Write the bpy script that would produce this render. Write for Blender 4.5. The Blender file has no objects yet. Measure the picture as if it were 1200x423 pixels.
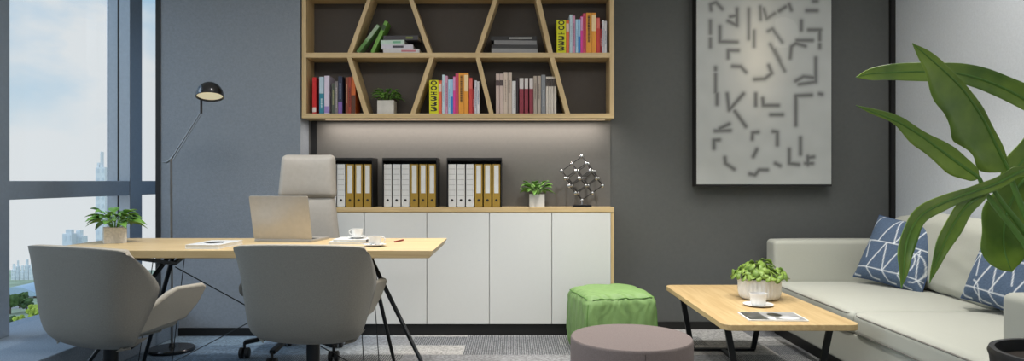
import bpy, bmesh, math, random
from mathutils import Vector, Matrix, noise
rnd = random.Random(7)
C = bpy.context.scene.collection
PI = math.pi

# ------------------------------------------------------------------ camera, sky, exposure, lights
EYE, F = 1.1, 800.0
def P(px, py, d):                       # a point at distance d from the camera wall
    return Vector(((px - 600) * d / F, d, EYE - (py - 212) * d / F))
cam = bpy.data.cameras.new('camera'); cam.lens = 24; cam.sensor_width = 36; cam.shift_y = 0.0004
cam.clip_end = 2000
co = bpy.data.objects.new('camera', cam); C.objects.link(co)
co.location = (0, 0, EYE); co.rotation_euler = (PI / 2, 0, 0)
bpy.context.scene.camera = co
vs = bpy.context.scene.view_settings
vs.view_transform = 'Standard'; vs.look = 'None'; vs.gamma = 1; vs.use_curve_mapping = False
vs.exposure = 0.0
try:
    bpy.context.scene.cycles.use_denoising = True
    bpy.context.scene.cycles.max_bounces = 8
    bpy.context.scene.cycles.transparent_max_bounces = 12
    bpy.context.scene.cycles.sample_clamp_indirect = 4
except Exception: pass

def lin(c):
    return tuple(((v / 255) / 12.92 if v / 255 <= .04045 else ((v / 255 + .055) / 1.055) ** 2.4) for v in c)

w = bpy.data.worlds.new('sky'); bpy.context.scene.world = w; w.use_nodes = True
nt = w.node_tree; N = nt.nodes; L = nt.links; N.clear()
wo = N.new('ShaderNodeOutputWorld'); bg = N.new('ShaderNodeBackground'); L.new(bg.outputs[0], wo.inputs[0])
tc = N.new('ShaderNodeTexCoord'); sp = N.new('ShaderNodeSeparateXYZ'); L.new(tc.outputs['Generated'], sp.inputs[0])
r1 = N.new('ShaderNodeValToRGB'); L.new(sp.outputs['Z'], r1.inputs[0])
e = r1.color_ramp.elements
e[0].position = 0.0; e[0].color = (*lin((222, 228, 232)), 1)
e[1].position = 1.0; e[1].color = (*lin((150, 190, 235)), 1)
for p_, c_ in ((.05, (220, 230, 236)), (.12, (196, 218, 234)), (.26, (168, 204, 232)), (.6, (150, 193, 236))):
    q = e.new(p_); q.color = (*lin(c_), 1)
mp = N.new('ShaderNodeMapping'); mp.inputs['Scale'].default_value = (2.6, 2.6, 5.5); mp.inputs['Location'].default_value = (.35, .1, .42)
L.new(tc.outputs['Generated'], mp.inputs[0])
nz = N.new('ShaderNodeTexNoise'); nz.inputs['Scale'].default_value = 1.7; nz.inputs['Detail'].default_value = 8; nz.inputs['Roughness'].default_value = .55
L.new(mp.outputs[0], nz.inputs['Vector'])
bias = N.new('ShaderNodeMapRange'); bias.inputs['From Min'].default_value = 0; bias.inputs['From Max'].default_value = .22
bias.inputs['To Min'].default_value = .3; bias.inputs['To Max'].default_value = -.03
L.new(sp.outputs['Z'], bias.inputs['Value'])
ad = N.new('ShaderNodeMath'); ad.operation = 'ADD'; L.new(nz.outputs['Fac'], ad.inputs[0]); L.new(bias.outputs[0], ad.inputs[1])
r2 = N.new('ShaderNodeValToRGB'); L.new(ad.outputs[0], r2.inputs[0])
r2.color_ramp.elements[0].position = .44; r2.color_ramp.elements[0].color = (0, 0, 0, 1)
r2.color_ramp.elements[1].position = .62; r2.color_ramp.elements[1].color = (1, 1, 1, 1)
mx = N.new('ShaderNodeMixRGB'); L.new(r2.outputs[0], mx.inputs[0]); L.new(r1.outputs[0], mx.inputs[1]); mx.inputs[2].default_value = (*lin((232, 235, 237)), 1)
L.new(mx.outputs[0], bg.inputs[0]); bg.inputs[1].default_value = 1.0

def area(name, loc, rot, sx, sy, power, col, spread=None, portal=False):
    l = bpy.data.lights.new(name, 'AREA'); l.shape = 'RECTANGLE'; l.size = sx; l.size_y = sy
    l.energy = power; l.color = col
    if spread: l.spread = spread
    o = bpy.data.objects.new(name, l); C.objects.link(o); o.location = loc; o.rotation_euler = rot
    if portal: l.cycles.is_portal = True
    return o
WARM = (1, .965, .92)
sn = bpy.data.lights.new('hazy_daylight', 'SUN'); sn.energy = 2.2; sn.color = (.72, .86, 1); sn.angle = math.radians(50)
so_ = bpy.data.objects.new('hazy_daylight', sn); C.objects.link(so_); so_.location = (-8, 2, 6)
so_.rotation_euler = Vector((-.78, -.28, .56)).to_track_quat('Z', 'Y').to_euler()
area('window_portal', (-3.14, 2.2, 1.5), (0, -PI / 2, 0), 2.6, 8.4, 1, (1, 1, 1), portal=True)
area('ceiling_panel_desk', (-1.2, 3.0, 2.78), (0, 0, 0), 1.2, .6, 24, WARM)
area('ceiling_panel_middle', (.7, 2.3, 2.78), (0, 0, 0), 1.2, .6, 26, WARM)
area('ceiling_panel_sofa', (2.0, 3.2, 2.78), (0, 0, 0), .6, 1.2, 24, WARM)
area('ceiling_panel_rear', (0, -.4, 2.78), (0, 0, 0), 2.4, .6, 36, WARM)
def spot(name, loc, power, ang=80, r=.03, col=WARM):
    l = bpy.data.lights.new(name, 'SPOT'); l.energy = power; l.spot_size = math.radians(ang); l.spot_blend = .7
    l.shadow_soft_size = r; l.color = col
    o = bpy.data.objects.new(name, l); C.objects.link(o); o.location = loc
    return o
spot('downlight_table', (.70, 4.0, 2.77), 170)
spot('downlight_sofa', (1.9, 3.8, 2.77), 105)
spot('downlight_cabinet', (-.2, 3.8, 2.77), 100)
spot('downlight_desk', (-1.3, 3.7, 2.77), 120)

# ------------------------------------------------------------------ helpers
def mat(name, rgb, rough=.6, metal=0.0, var=0.0, vscale=40, bump=0.0, bscale=200, emit=None, stretch=None, coat=0, sheen=0, tint2=None):
    m = bpy.data.materials.new(name); m.use_nodes = True
    nt = m.node_tree; N = nt.nodes; L = nt.links; b = N['Principled BSDF']
    c = (*lin(rgb), 1)
    b.inputs['Base Color'].default_value = c; b.inputs['Roughness'].default_value = rough; b.inputs['Metallic'].default_value = metal
    if coat: b.inputs['Coat Weight'].default_value = coat; b.inputs['Coat Roughness'].default_value = .15
    if sheen: b.inputs['Sheen Weight'].default_value = sheen
    tc = N.new('ShaderNodeTexCoord'); mp = N.new('ShaderNodeMapping'); L.new(tc.outputs['Object'], mp.inputs[0])
    if stretch: mp.inputs['Scale'].default_value = stretch
    if True:
        n = N.new('ShaderNodeTexNoise'); n.inputs['Scale'].default_value = vscale; n.inputs['Detail'].default_value = 5
        L.new(mp.outputs[0], n.inputs['Vector'])
        r = N.new('ShaderNodeValToRGB'); L.new(n.outputs['Fac'], r.inputs[0])
        r.color_ramp.elements[0].position = .3; r.color_ramp.elements[1].position = .7
        v = var or .04
        lo = lin(tint2) if tint2 else tuple(x * (1 - v) for x in c[:3])
        r.color_ramp.elements[0].color = (*lo, 1)
        r.color_ramp.elements[1].color = (*[min(1, x * (1 + (v if not tint2 else 0))) for x in c[:3]], 1)
        L.new(r.outputs[0], b.inputs['Base Color'])
    if bump:
        n2 = N.new('ShaderNodeTexNoise'); n2.inputs['Scale'].default_value = bscale; n2.inputs['Detail'].default_value = 3
        L.new(tc.outputs['Object'], n2.inputs['Vector'])
        bp = N.new('ShaderNodeBump'); bp.inputs['Strength'].default_value = bump; bp.inputs['Distance'].default_value = .004
        L.new(n2.outputs['Fac'], bp.inputs['Height']); L.new(bp.outputs[0], b.inputs['Normal'])
    if emit:
        b.inputs['Emission Color'].default_value = (*lin(emit[0]), 1); b.inputs['Emission Strength'].default_value = emit[1]
    return m

def colmat(name, rough=.7, bump=0, bscale=300, sheen=0):
    m = mat(name, (200, 200, 200), rough, bump=bump, bscale=bscale, sheen=sheen)
    N = m.node_tree.nodes; L = m.node_tree.links
    a = N.new('ShaderNodeVertexColor'); a.layer_name = 'Col'
    L.new(a.outputs[0], N['Principled BSDF'].inputs['Base Color'])
    return m

def box(bm, x0, x1, y0, y1, z0, z1):
    vs = [bm.verts.new((x, y, z)) for x in (x0, x1) for y in (y0, y1) for z in (z0, z1)]
    for f in ((0, 1, 3, 2), (4, 6, 7, 5), (0, 4, 5, 1), (2, 3, 7, 6), (0, 2, 6, 4), (1, 5, 7, 3)):
        bm.faces.new([vs[i] for i in f])
    return vs
def tube(bm, pts, r, n=8, cap=True, flat=None):
    pts = [Vector(p) for p in pts]
    rs = r if isinstance(r, (list, tuple)) else [r] * len(pts)
    rings = []; up = None
    for i, p in enumerate(pts):
        t = (pts[min(i + 1, len(pts) - 1)] - pts[max(i - 1, 0)]).normalized()
        if up is None:
            up = Vector((0, 0, 1)) if abs(t.z) < .9 else Vector((0, 1, 0))
        a = t.cross(up).normalized(); b = a.cross(t).normalized(); up = b
        rings.append([bm.verts.new(p + (a * math.cos(2 * PI * k / n) + b * math.sin(2 * PI * k / n)) * rs[i]) for k in range(n)])
    for i in range(len(rings) - 1):
        for k in range(n):
            bm.faces.new((rings[i][k], rings[i][(k + 1) % n], rings[i + 1][(k + 1) % n], rings[i + 1][k]))
    if cap:
        bm.faces.new(rings[0][::-1]); bm.faces.new(rings[-1])
def bar(bm, a, b, w, h=None):           # rectangular bar
    h = h or w; a = Vector(a); b = Vector(b); t = (b - a).normalized()
    up = Vector((0, 0, 1)) if abs(t.z) < .85 else Vector((0, 1, 0))
    s = t.cross(up).normalized() * w / 2; u = s.cross(t).normalized() * h / 2
    v = [bm.verts.new(p + q) for p in (a, b) for q in (-s - u, s - u, s + u, -s + u)]
    for f in ((3, 2, 1, 0), (4, 5, 6, 7), (0, 1, 5, 4), (1, 2, 6, 5), (2, 3, 7, 6), (3, 0, 4, 7)):
        bm.faces.new([v[i] for i in f])
def lathe(bm, prof, n=32, c=(0, 0, 0)):
    c = Vector(c); rings = []
    for r, z in prof:
        if r < 1e-6: rings.append([bm.verts.new(c + Vector((0, 0, z)))])
        else: rings.append([bm.verts.new(c + Vector((r * math.cos(2 * PI * k / n), r * math.sin(2 * PI * k / n), z))) for k in range(n)])
    for a, b in zip(rings, rings[1:]):
        for k in range(n):
            k2 = (k + 1) % n
            if len(a) == 1 and len(b) == 1: continue
            if len(a) == 1: bm.faces.new((a[0], b[k2], b[k]))
            elif len(b) == 1: bm.faces.new((a[k], a[k2], b[0]))
            else: bm.faces.new((a[k], a[k2], b[k2], b[k]))
def prism(bm, pts, off):                # polygon pts (3D) extruded by vector off
    a = [bm.verts.new(p) for p in pts]; b = [bm.verts.new(Vector(p) + Vector(off)) for p in pts]
    n = len(a)
    bm.faces.new(a); bm.faces.new(b[::-1])
    for i in range(n): bm.faces.new((a[i], b[i], b[(i + 1) % n], a[(i + 1) % n]))
def rpoly(w, d, r, n=6):                # rounded rectangle outline in xy
    out = []
    for cx, cy, a0 in ((w / 2 - r, d / 2 - r, 0), (-w / 2 + r, d / 2 - r, 90), (-w / 2 + r, -d / 2 + r, 180), (w / 2 - r, -d / 2 + r, 270)):
        for k in range(n + 1):
            a = math.radians(a0 + 90 * k / n); out.append((cx + r * math.cos(a), cy + r * math.sin(a)))
    return out
def rbox(bm, c, s, r, puff=(0, 0, 0), seg=4, inner=8, warp=None):
    c = Vector(c); h = [x / 2 for x in s]; r = min(r, min(h) * .999)
    def axis(H):
        out = []
        for k in range(seg + 1): out.append(-(H - r) - r * math.tan(PI / 4 * (1 - k / seg)))
        for k in range(1, inner): out.append(-(H - r) + 2 * (H - r) * k / inner)
        return out + [-v for v in out[:seg + 1][::-1]]
    ax = [axis(H) for H in h]
    def m(p):
        p = Vector(p); cl = Vector([max(-(h[i] - r), min(h[i] - r, p[i])) for i in range(3)]); d = p - cl
        if d.length > 1e-9: p = cl + d.normalized() * r
        q = [max(-1, min(1, p[i] / h[i])) for i in range(3)]
        for i in range(3):
            if puff[i]:
                j, k = (i + 1) % 3, (i + 2) % 3
                p[i] += puff[i] * q[i] * (1 - q[j] ** 4) * (1 - q[k] ** 4)
        if warp: p = Vector(warp(p))
        return p + c
    cache = {}
    def V(p):
        key = tuple(round(x, 6) for x in p)
        if key not in cache: cache[key] = bm.verts.new(m(p))
        return cache[key]
    for i in range(3):
        j, k = (i + 1) % 3, (i + 2) % 3
        for sg in (-1, 1):
            for a in range(len(ax[j]) - 1):
                for b in range(len(ax[k]) - 1):
                    q = []
                    for (aa, bb) in ((a, b), (a + 1, b), (a + 1, b + 1), (a, b + 1)):
                        p = [0, 0, 0]; p[i] = sg * h[i]; p[j] = ax[j][aa]; p[k] = ax[k][bb]; q.append(V(p))
                    if sg < 0: q = q[::-1]
                    try: bm.faces.new(q)
                    except ValueError: pass

def obj(name, bm, m, parent=None, world=False, smooth=False, bevel=0, solid=0, subsurf=0, fix=True, angle=40):
    if fix: bmesh.ops.recalc_face_normals(bm, faces=bm.faces)
    if world and parent:
        bm.transform(parent.matrix_basis.inverted())
    off = None
    if not parent and bm.verts:
        xs = [v.co for v in bm.verts]
        off = Vector(((min(v.x for v in xs) + max(v.x for v in xs)) / 2, (min(v.y for v in xs) + max(v.y for v in xs)) / 2, min(v.z for v in xs)))
        bm.transform(Matrix.Translation(-off))
    me = bpy.data.meshes.new(name); bm.to_mesh(me); bm.free()
    o = bpy.data.objects.new(name, me); C.objects.link(o)
    if off: o.location = off
    if m: me.materials.append(m)
    if parent: o.parent = parent
    if smooth:
        for p in me.polygons: p.use_smooth = True
        if angle: me.set_sharp_from_angle(angle=math.radians(angle))
    if subsurf:
        s = o.modifiers.new('s', 'SUBSURF'); s.levels = s.render_levels = subsurf
    if solid:
        s = o.modifiers.new('t', 'SOLIDIFY'); s.thickness = solid; s.offset = 0
    if bevel:
        b = o.modifiers.new('b', 'BEVEL'); b.width = bevel; b.segments = 3; b.limit_method = 'ANGLE'; b.angle_limit = math.radians(40)
    return o
def B(): return bmesh.new()
def BX(*a):
    b = bmesh.new(); box(b, *a); return b
def tag(o, label, cat, group=None):
    o['label'] = label; o['category'] = cat
    if group: o['group'] = group
    return o
def thing(name, label, cat, loc=(0, 0, 0), rz=0, group=None):
    o = bpy.data.objects.new(name, None); C.objects.link(o); o.empty_display_size = .1
    o.location = loc; o.rotation_euler = (0, 0, rz)
    o.matrix_basis  # keep
    tag(o, label, cat, group); return o
def struct(name, bm, m, parent=None, **k):
    o = obj(name, bm, m, parent, **k)
    if not parent: o['kind'] = 'structure'
    return o
def copy_tree(o, parent=None):
    c = o.copy(); C.objects.link(c); c.parent = parent
    for ch in [x for x in o.children]: copy_tree(ch, c)
    return c
def rigid(bm, loc, rz=0, rx=0, ry=0):
    bm.transform(Matrix.Translation(loc) @ Matrix.Rotation(rz, 4, 'Z') @ Matrix.Rotation(rx, 4, 'X') @ Matrix.Rotation(ry, 4, 'Y')); return bm
def world_of(root):
    return Matrix.Translation(root.location) @ root.rotation_euler.to_matrix().to_4x4()

# ------------------------------------------------------------------ materials
def wood(name, rgb, rgb2, along='x', rough=.42):
    m = bpy.data.materials.new(name); m.use_nodes = True
    N = m.node_tree.nodes; L = m.node_tree.links; b = N['Principled BSDF']; b.inputs['Roughness'].default_value = rough
    tc = N.new('ShaderNodeTexCoord'); mp = N.new('ShaderNodeMapping'); L.new(tc.outputs['Object'], mp.inputs[0])
    mp.inputs['Scale'].default_value = {'x': (1.2, 22, 22), 'y': (22, 1.2, 22), 'z': (22, 22, 1.2)}[along]
    n = N.new('ShaderNodeTexNoise'); n.inputs['Scale'].default_value = 2.2; n.inputs['Detail'].default_value = 7; n.inputs['Distortion'].default_value = .6
    L.new(mp.outputs[0], n.inputs['Vector'])
    r = N.new('ShaderNodeValToRGB'); L.new(n.outputs['Fac'], r.inputs[0])
    r.color_ramp.elements[0].position = .32; r.color_ramp.elements[1].position = .66
    r.color_ramp.elements[0].color = (*lin(rgb2), 1); r.color_ramp.elements[1].color = (*lin(rgb), 1)
    L.new(r.outputs[0], b.inputs['Base Color'])
    return m
OAK = wood('oak_x', (200, 176, 132), (182, 156, 112), 'x')
OAKY = wood('oak_y', (196, 170, 124), (178, 150, 104), 'y')
OAKZ = wood('oak_z', (200, 176, 132), (182, 156, 112), 'z')
M_wall_blue = mat('fabric_wall_blue_grey', (130, 138, 147), .9, var=.07, vscale=60, bump=.5, bscale=220)
M_wall_dark = mat('wall_dark_grey', (83, 85, 84), .75, bump=.08, bscale=150)
M_niche = mat('niche_taupe', (94, 93, 90), .7)
M_shelfback = mat('shelf_back_taupe', (76, 70, 65), .7)
M_wall_light = mat('fabric_wall_light_grey', (192, 197, 202), .9, var=.05, vscale=80, bump=.4, bscale=260)
M_ceil = mat('ceiling_white', (235, 235, 232), .9)
M_black = mat('black_skirting', (14, 14, 14), .5)
M_blackmetal = mat('black_metal', (38, 40, 42), .35, metal=.7)
M_frame = mat('window_frame_slate', (158, 170, 182), .25, metal=.5)
M_white = mat('door_white_lacquer', (205, 206, 203), .45, var=.008)
M_ledge = mat('ledge_blue_grey_stone', (118, 132, 148), .7, var=.25, vscale=130, bump=.15)
M_chair = mat('taupe_chair_fabric', (119, 116, 108), .85, var=.2, vscale=420, bump=.35, bscale=600, sheen=.1)
M_chairin = mat('light_chair_fabric', (160, 154, 142), .85, var=.08, vscale=420, bump=.3, bscale=600)
M_exec = mat('warm_grey_leather', (143, 139, 132), .6, bump=.12, bscale=300)
M_sofa = mat('cream_sofa_fabric', (170, 171, 160), .72, var=.05, vscale=300, bump=.2, bscale=400, sheen=.1)
M_sofadark = mat('sofa_piping', (120, 117, 110), .7)
M_green = mat('green_pouf_fabric', (114, 146, 86), .6, var=.06, vscale=30, bump=.15, bscale=120)
M_greendk = mat('green_pouf_seam', (84, 124, 54), .7)
M_brown = mat('brown_ottoman_felt', (110, 99, 96), .9, var=.14, vscale=200, bump=.4, bscale=400)
M_leaf = mat('leaf_green', (112, 156, 66), .45, var=.3, vscale=14, tint2=(62, 108, 38))
M_leafbig = mat('broad_leaf_green', (142, 168, 66), .36, var=.3, vscale=6, tint2=(74, 112, 36))
M_leafyel = mat('succulent_green', (134, 160, 66), .5, var=.3, vscale=25, tint2=(84, 114, 40))
M_stem = mat('leaf_stem', (96, 136, 58), .5)
M_soil = mat('dark_soil', (40, 32, 26), .95, bump=.6, bscale=120)
M_potgrey = mat('grey_white_ceramic', (196, 193, 186), .6, var=.1, vscale=18)
M_potconc = mat('speckled_pale_concrete', (206, 200, 190), .8, var=.16, vscale=90)
M_matte = mat('matte_white_ceramic', (222, 223, 221), .55)
M_porc = mat('white_porcelain', (226, 226, 224), .25)
M_coffee = mat('coffee', (52, 30, 18), .2)
M_silver = mat('silver_aluminium', (178, 174, 168), .38, metal=.6)
M_chrome = mat('chrome', (190, 190, 192), .18, metal=1)
M_dkchrome = mat('dark_chrome', (72, 72, 74), .2, metal=.9)
M_pole = mat('brushed_steel_pole', (120, 122, 124), .3, metal=.8)
M_paper = mat('paper_white', (222, 220, 214), .8)
M_casebk = mat('black_file_box', (12, 12, 12), .5)
M_gold = mat('ochre_binder', (152, 122, 42), .55)
M_whbind = mat('white_binder', (206, 206, 204), .55)
M_line = mat('grey_print_line', (120, 120, 120), .7)
M_rubber = mat('black_rubber', (22, 22, 23), .5)

def glassmat():
    m = bpy.data.materials.new('window_glass'); m.use_nodes = True
    N = m.node_tree.nodes; L = m.node_tree.links; N.clear()
    o = N.new('ShaderNodeOutputMaterial'); mx = N.new('ShaderNodeMixShader'); t = N.new('ShaderNodeBsdfTransparent'); g = N.new('ShaderNodeBsdfGlossy')
    t.inputs[0].default_value = (.96, .975, .98, 1); g.inputs['Roughness'].default_value = .02
    lw = N.new('ShaderNodeLayerWeight'); lw.inputs['Blend'].default_value = .5
    fr = N.new('ShaderNodeMapRange'); fr.inputs['From Min'].default_value = .3; fr.inputs['From Max'].default_value = 1; fr.inputs['To Min'].default_value = .01; fr.inputs['To Max'].default_value = .12
    L.new(lw.outputs['Facing'], fr.inputs['Value'])
    L.new(fr.outputs[0], mx.inputs[0]); L.new(t.outputs[0], mx.inputs[1]); L.new(g.outputs[0], mx.inputs[2]); L.new(mx.outputs[0], o.inputs[0])
    return m
M_glass = glassmat()

def carpetmat():
    m = bpy.data.materials.new('carpet_planks'); m.use_nodes = True
    N = m.node_tree.nodes; L = m.node_tree.links; b = N['Principled BSDF']; b.inputs['Roughness'].default_value = .95
    tc = N.new('ShaderNodeTexCoord')
    mp = N.new('ShaderNodeMapping'); L.new(tc.outputs['Object'], mp.inputs[0]); mp.inputs['Location'].default_value = (.21, .13, 0)
    def brick(mortar):
        k = N.new('ShaderNodeTexBrick'); L.new(mp.outputs[0], k.inputs['Vector'])
        k.inputs['Scale'].default_value = 1; k.inputs['Brick Width'].default_value = 1.0; k.inputs['Row Height'].default_value = .25
        k.inputs['Mortar Size'].default_value = mortar; k.inputs['Color1'].default_value = (0, 0, 0, 1); k.inputs['Color2'].default_value = (1, 1, 1, 1)
        k.inputs['Mortar'].default_value = (.5, .5, .5, 1); k.offset = .37; k.offset_frequency = 2
        return k
    k = brick(.0)
    ramp = N.new('ShaderNodeValToRGB'); L.new(k.outputs['Color'], ramp.inputs[0]); ramp.color_ramp.interpolation = 'CONSTANT'
    el = ramp.color_ramp.elements; el[0].position = 0; el[0].color = (*lin((158, 158, 156)), 1); el[1].position = .3; el[1].color = (*lin((134, 135, 137)), 1)
    q = el.new(.55); q.color = (*lin((170, 167, 162)), 1); q = el.new(.8); q.color = (*lin((146, 146, 146)), 1)
    msk = N.new('ShaderNodeValToRGB'); L.new(k.outputs['Color'], msk.inputs[0]); msk.color_ramp.interpolation = 'CONSTANT'
    el = msk.color_ramp.elements; el[0].position = 0; el[0].color = (1, 1, 1, 1); el[1].position = .3; el[1].color = (.0, .0, .0, 1)
    q = el.new(.42); q.color = (1, 1, 1, 1); q = el.new(.55); q.color = (.12, .12, .12, 1); q = el.new(.82); q.color = (.8, .8, .8, 1)
    mp2 = N.new('ShaderNodeMapping'); mp2.inputs['Scale'].default_value = (55, 10, 1); L.new(tc.outputs['Object'], mp2.inputs[0])
    n0 = N.new('ShaderNodeTexNoise'); n0.inputs['Scale'].default_value = 9; L.new(tc.outputs['Object'], n0.inputs['Vector'])
    wv = N.new('ShaderNodeTexWave'); wv.wave_type = 'BANDS'; wv.bands_direction = 'X'; wv.inputs['Scale'].default_value = 22; wv.inputs['Distortion'].default_value = 1.2; wv.inputs['Detail'].default_value = 1
    L.new(tc.outputs['Object'], wv.inputs['Vector'])
    ck = N.new('ShaderNodeTexChecker'); ck.inputs['Scale'].default_value = 1; L.new(mp2.outputs[0], ck.inputs['Vector']); ck.inputs['Color1'].default_value = (1, 1, 1, 1); ck.inputs['Color2'].default_value = (.7, .7, .7, 1)
    st = N.new('ShaderNodeMath'); st.operation = 'MULTIPLY'; L.new(wv.outputs['Fac'], st.inputs[0]); L.new(ck.outputs['Fac'], st.inputs[1])
    ms = N.new('ShaderNodeMath'); ms.operation = 'MULTIPLY'; L.new(wv.outputs['Fac'], ms.inputs[0]); L.new(msk.outputs[0], ms.inputs[1])
    mx = N.new('ShaderNodeMixRGB'); L.new(ms.outputs[0], mx.inputs[0]); L.new(ramp.outputs[0], mx.inputs[1]); mx.inputs[2].default_value = (*lin((72, 75, 80)), 1)
    n = N.new('ShaderNodeTexNoise'); n.inputs['Scale'].default_value = 75; n.inputs['Detail'].default_value = 4; L.new(tc.outputs['Object'], n.inputs['Vector'])
    nr = N.new('ShaderNodeMapRange'); L.new(n.outputs['Fac'], nr.inputs['Value']); nr.inputs['From Min'].default_value = .3; nr.inputs['From Max'].default_value = .7; nr.inputs['To Min'].default_value = .5; nr.inputs['To Max'].default_value = 1.25
    mu = N.new('ShaderNodeMixRGB'); mu.blend_type = 'MULTIPLY'; mu.inputs[0].default_value = 1; L.new(mx.outputs[0], mu.inputs[1]); L.new(nr.outputs[0], mu.inputs[2])
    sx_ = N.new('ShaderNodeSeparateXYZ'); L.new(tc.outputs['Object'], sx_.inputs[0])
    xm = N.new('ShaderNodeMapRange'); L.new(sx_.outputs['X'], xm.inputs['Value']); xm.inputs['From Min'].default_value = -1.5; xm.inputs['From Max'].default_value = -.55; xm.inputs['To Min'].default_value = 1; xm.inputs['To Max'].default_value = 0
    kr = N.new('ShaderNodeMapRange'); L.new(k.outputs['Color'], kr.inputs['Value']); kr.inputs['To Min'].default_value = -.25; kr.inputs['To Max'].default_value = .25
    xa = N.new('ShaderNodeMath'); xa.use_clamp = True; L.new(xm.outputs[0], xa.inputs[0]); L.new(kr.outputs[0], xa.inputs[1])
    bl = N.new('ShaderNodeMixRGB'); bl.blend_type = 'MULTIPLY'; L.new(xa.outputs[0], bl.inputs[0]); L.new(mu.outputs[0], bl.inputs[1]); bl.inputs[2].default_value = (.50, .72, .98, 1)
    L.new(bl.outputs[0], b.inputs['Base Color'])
    bp = N.new('ShaderNodeBump'); bp.inputs['Strength'].default_value = .5; bp.inputs['Distance'].default_value = .004; L.new(n.outputs['Fac'], bp.inputs['Height']); L.new(bp.outputs[0], b.inputs['Normal'])
    return m
M_carpet = carpetmat()

# ------------------------------------------------------------------ room shell
YB, YF, XR, XG, XI = 5.07, 4.86, 2.83, -3.10, -2.37      # back wall, front of the cabinets, right wall, glass, ledge edge
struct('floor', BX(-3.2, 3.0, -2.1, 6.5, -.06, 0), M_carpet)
struct('ceiling', BX(-3.2, 3.0, -2.1, 6.5, 2.8, 2.9), M_ceil)
struct('wall_back', BX(-1.507, 3.0, YB, YB + .12, 0, 2.8), M_wall_dark)
struct('wall_left', BX(-2.50, -1.507, YF, 6.4, 0, 2.8), M_wall_blue)
struct('wall_right', BX(XR, 3.0, -2.1, YB, 0, 2.8), M_wall_light)
struct('wall_front', BX(-3.2, 3.0, -2.1, -2.0, 0, 2.8), M_wall_light)
struct('wall_corner', BX(-3.2, -2.5, 6.4, 6.5, 0, 2.8), M_wall_blue)
struct('trim_1', BX(XR - .032, XR, YB - .035, YB, 0, 2.8), M_black)                # dark strip in the right corner
struct('trim_2', BX(-2.536, -2.50, YF - .004, YF + .25, 0, 2.8), M_black)           # dark edge beside the window
struct('trim_3', BX(-1.487, -1.447, YB - .012, YB - .006, .915, 1.545), M_black)             # dark strip in the niche corner
struct('baseboard_back', BX(.73, XR - .032, YB - .014, YB, 0, .055), M_black)
struct('baseboard_left', BX(XI, -1.507, YF - .014, YF, 0, .055), M_black)
struct('baseboard_right', BX(XR - .014, XR, 2.0, YB - .035, 0, .055), M_black)
struct('wall_niche', BX(-1.507, .73, YB - .006, YB, .85, 1.6), M_niche)             # taupe panel behind the file boxes
struct('window_ledge', BX(XG - .1, XI, -2.0, 6.4, 0, .2), M_ledge, bevel=.006)
# window wall along the left: mullions, transom, panes
win = bpy.data.objects.new('window_1', None); C.objects.link(win); win.location = (XG, 2.2, .2); win['kind'] = 'structure'; 
ms = [5.22 - 1.42 * k for k in range(6)] + [6.36]
for y0 in ms:
    obj('mullion', BX(XG, XG + .18, y0, y0 + .17 if y0 < 6 else 6.4, .2, 2.8), M_frame, win, world=True, bevel=.004)
    obj('mullion_strip', BX(XG + .085, XG + .093, y0 - .004, y0, .2, 2.8), M_black, win, world=True)
ed = sorted(ms)
for a, b in zip(ed, ed[1:]):
    a += .17
    obj('transom', BX(XG + .02, XG + .175, a, b, .99, 1.10), M_frame, win, world=True, bevel=.004)
    obj('glass_pane', BX(XG + .008, XG + .014, a, b, .2, .99), M_glass, win, world=True)
    obj('glass_pane', BX(XG + .008, XG + .014, a, b, 1.10, 2.72), M_glass, win, world=True)
    obj('head_rail', BX(XG, XG + .18, a, b, 2.72, 2.8), M_frame, win, world=True)

# ------------------------------------------------------------------ wall shelf with slanted dividers
S = 164.6
def sx(px): return (px - 600) / S
def sz(py): return EYE + (212 - py) / S
XL0, XR0, T = sx(353.6), sx(719.8), .032
zb0, zb1, zm0, zm1, zt0, zt1 = sz(138.6), sz(133), sz(67.6), sz(61.8), sz(-4), sz(-9.5)
sh = thing('wall_bookshelf', 'light oak wall bookshelf with slanted dividers hanging above the white cabinets', 'bookshelf', ((XL0 + XR0) / 2, YF, zb0))
for a, b, nm in ((zb0, zb1, 'bottom_board'), (zm0, zm1, 'middle_board'), (zt0, zt1, 'top_board')):
    x0, x1 = (XL0, XR0) if nm != 'middle_board' else (XL0 + T, XR0 - T)
    obj(nm, BX(x0, x1, YF, YB - .006, a, b), OAK, sh, world=True, bevel=.0015)
for x0, x1 in ((XL0, XL0 + T), (XR0 - T, XR0)):
    obj('side_panel', BX(x0, x1, YF, YB - .006, zb1, zt0), OAKZ, sh, world=True, bevel=.0015)
DL = [((426.3, 432), (406.7, 412)), ((481, 486.5), (503, 508.5)), ((573, 578.3), (557.3, 562.5)), ((662.5, 668), (644.3, 650))]
DU = [((407.3, 413), (430.6 + .9, 436)), ((500.7, 506.4), (477.6, 483)), ((557, 562.6), (579, 584.3)), ((642.3, 648), (627, 632.5))]
for D_, z0, z1 in ((DL, zb1, zm0), (DU, zm1, zt0)):
    for (b0, b1), (t0, t1) in D_:
        bm = B(); prism(bm, [Vector((sx(b0), YF, z0)), Vector((sx(b1), YF, z0)), Vector((sx(t1), YF, z1)), Vector((sx(t0), YF, z1))], (0, YB - .012 - YF, 0))
        obj('divider', bm, OAKZ, sh, world=True)
obj('back_panel', BX(XL0 + T, XR0 - T, YB - .012, YB - .004, zb1, zt0), M_shelfback, sh, world=True)
M_led = mat('led_strip', (255, 236, 214), .5, emit=((255, 224, 190), .25))
obj('led_strip', BX(XL0 + .14, XR0 - .05, YB - .105, YB - .09, zb0 - .005, zb0), M_led, sh, world=True)['label'] = 'warm glowing light strip under the bottom board'
area('shelf_strip_light', ((XL0 + XR0) / 2 + .03, YB - .098, zb0 - .009), (0, 0, 0), 2.05, .014, 10, (1, .89, .80))

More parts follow.
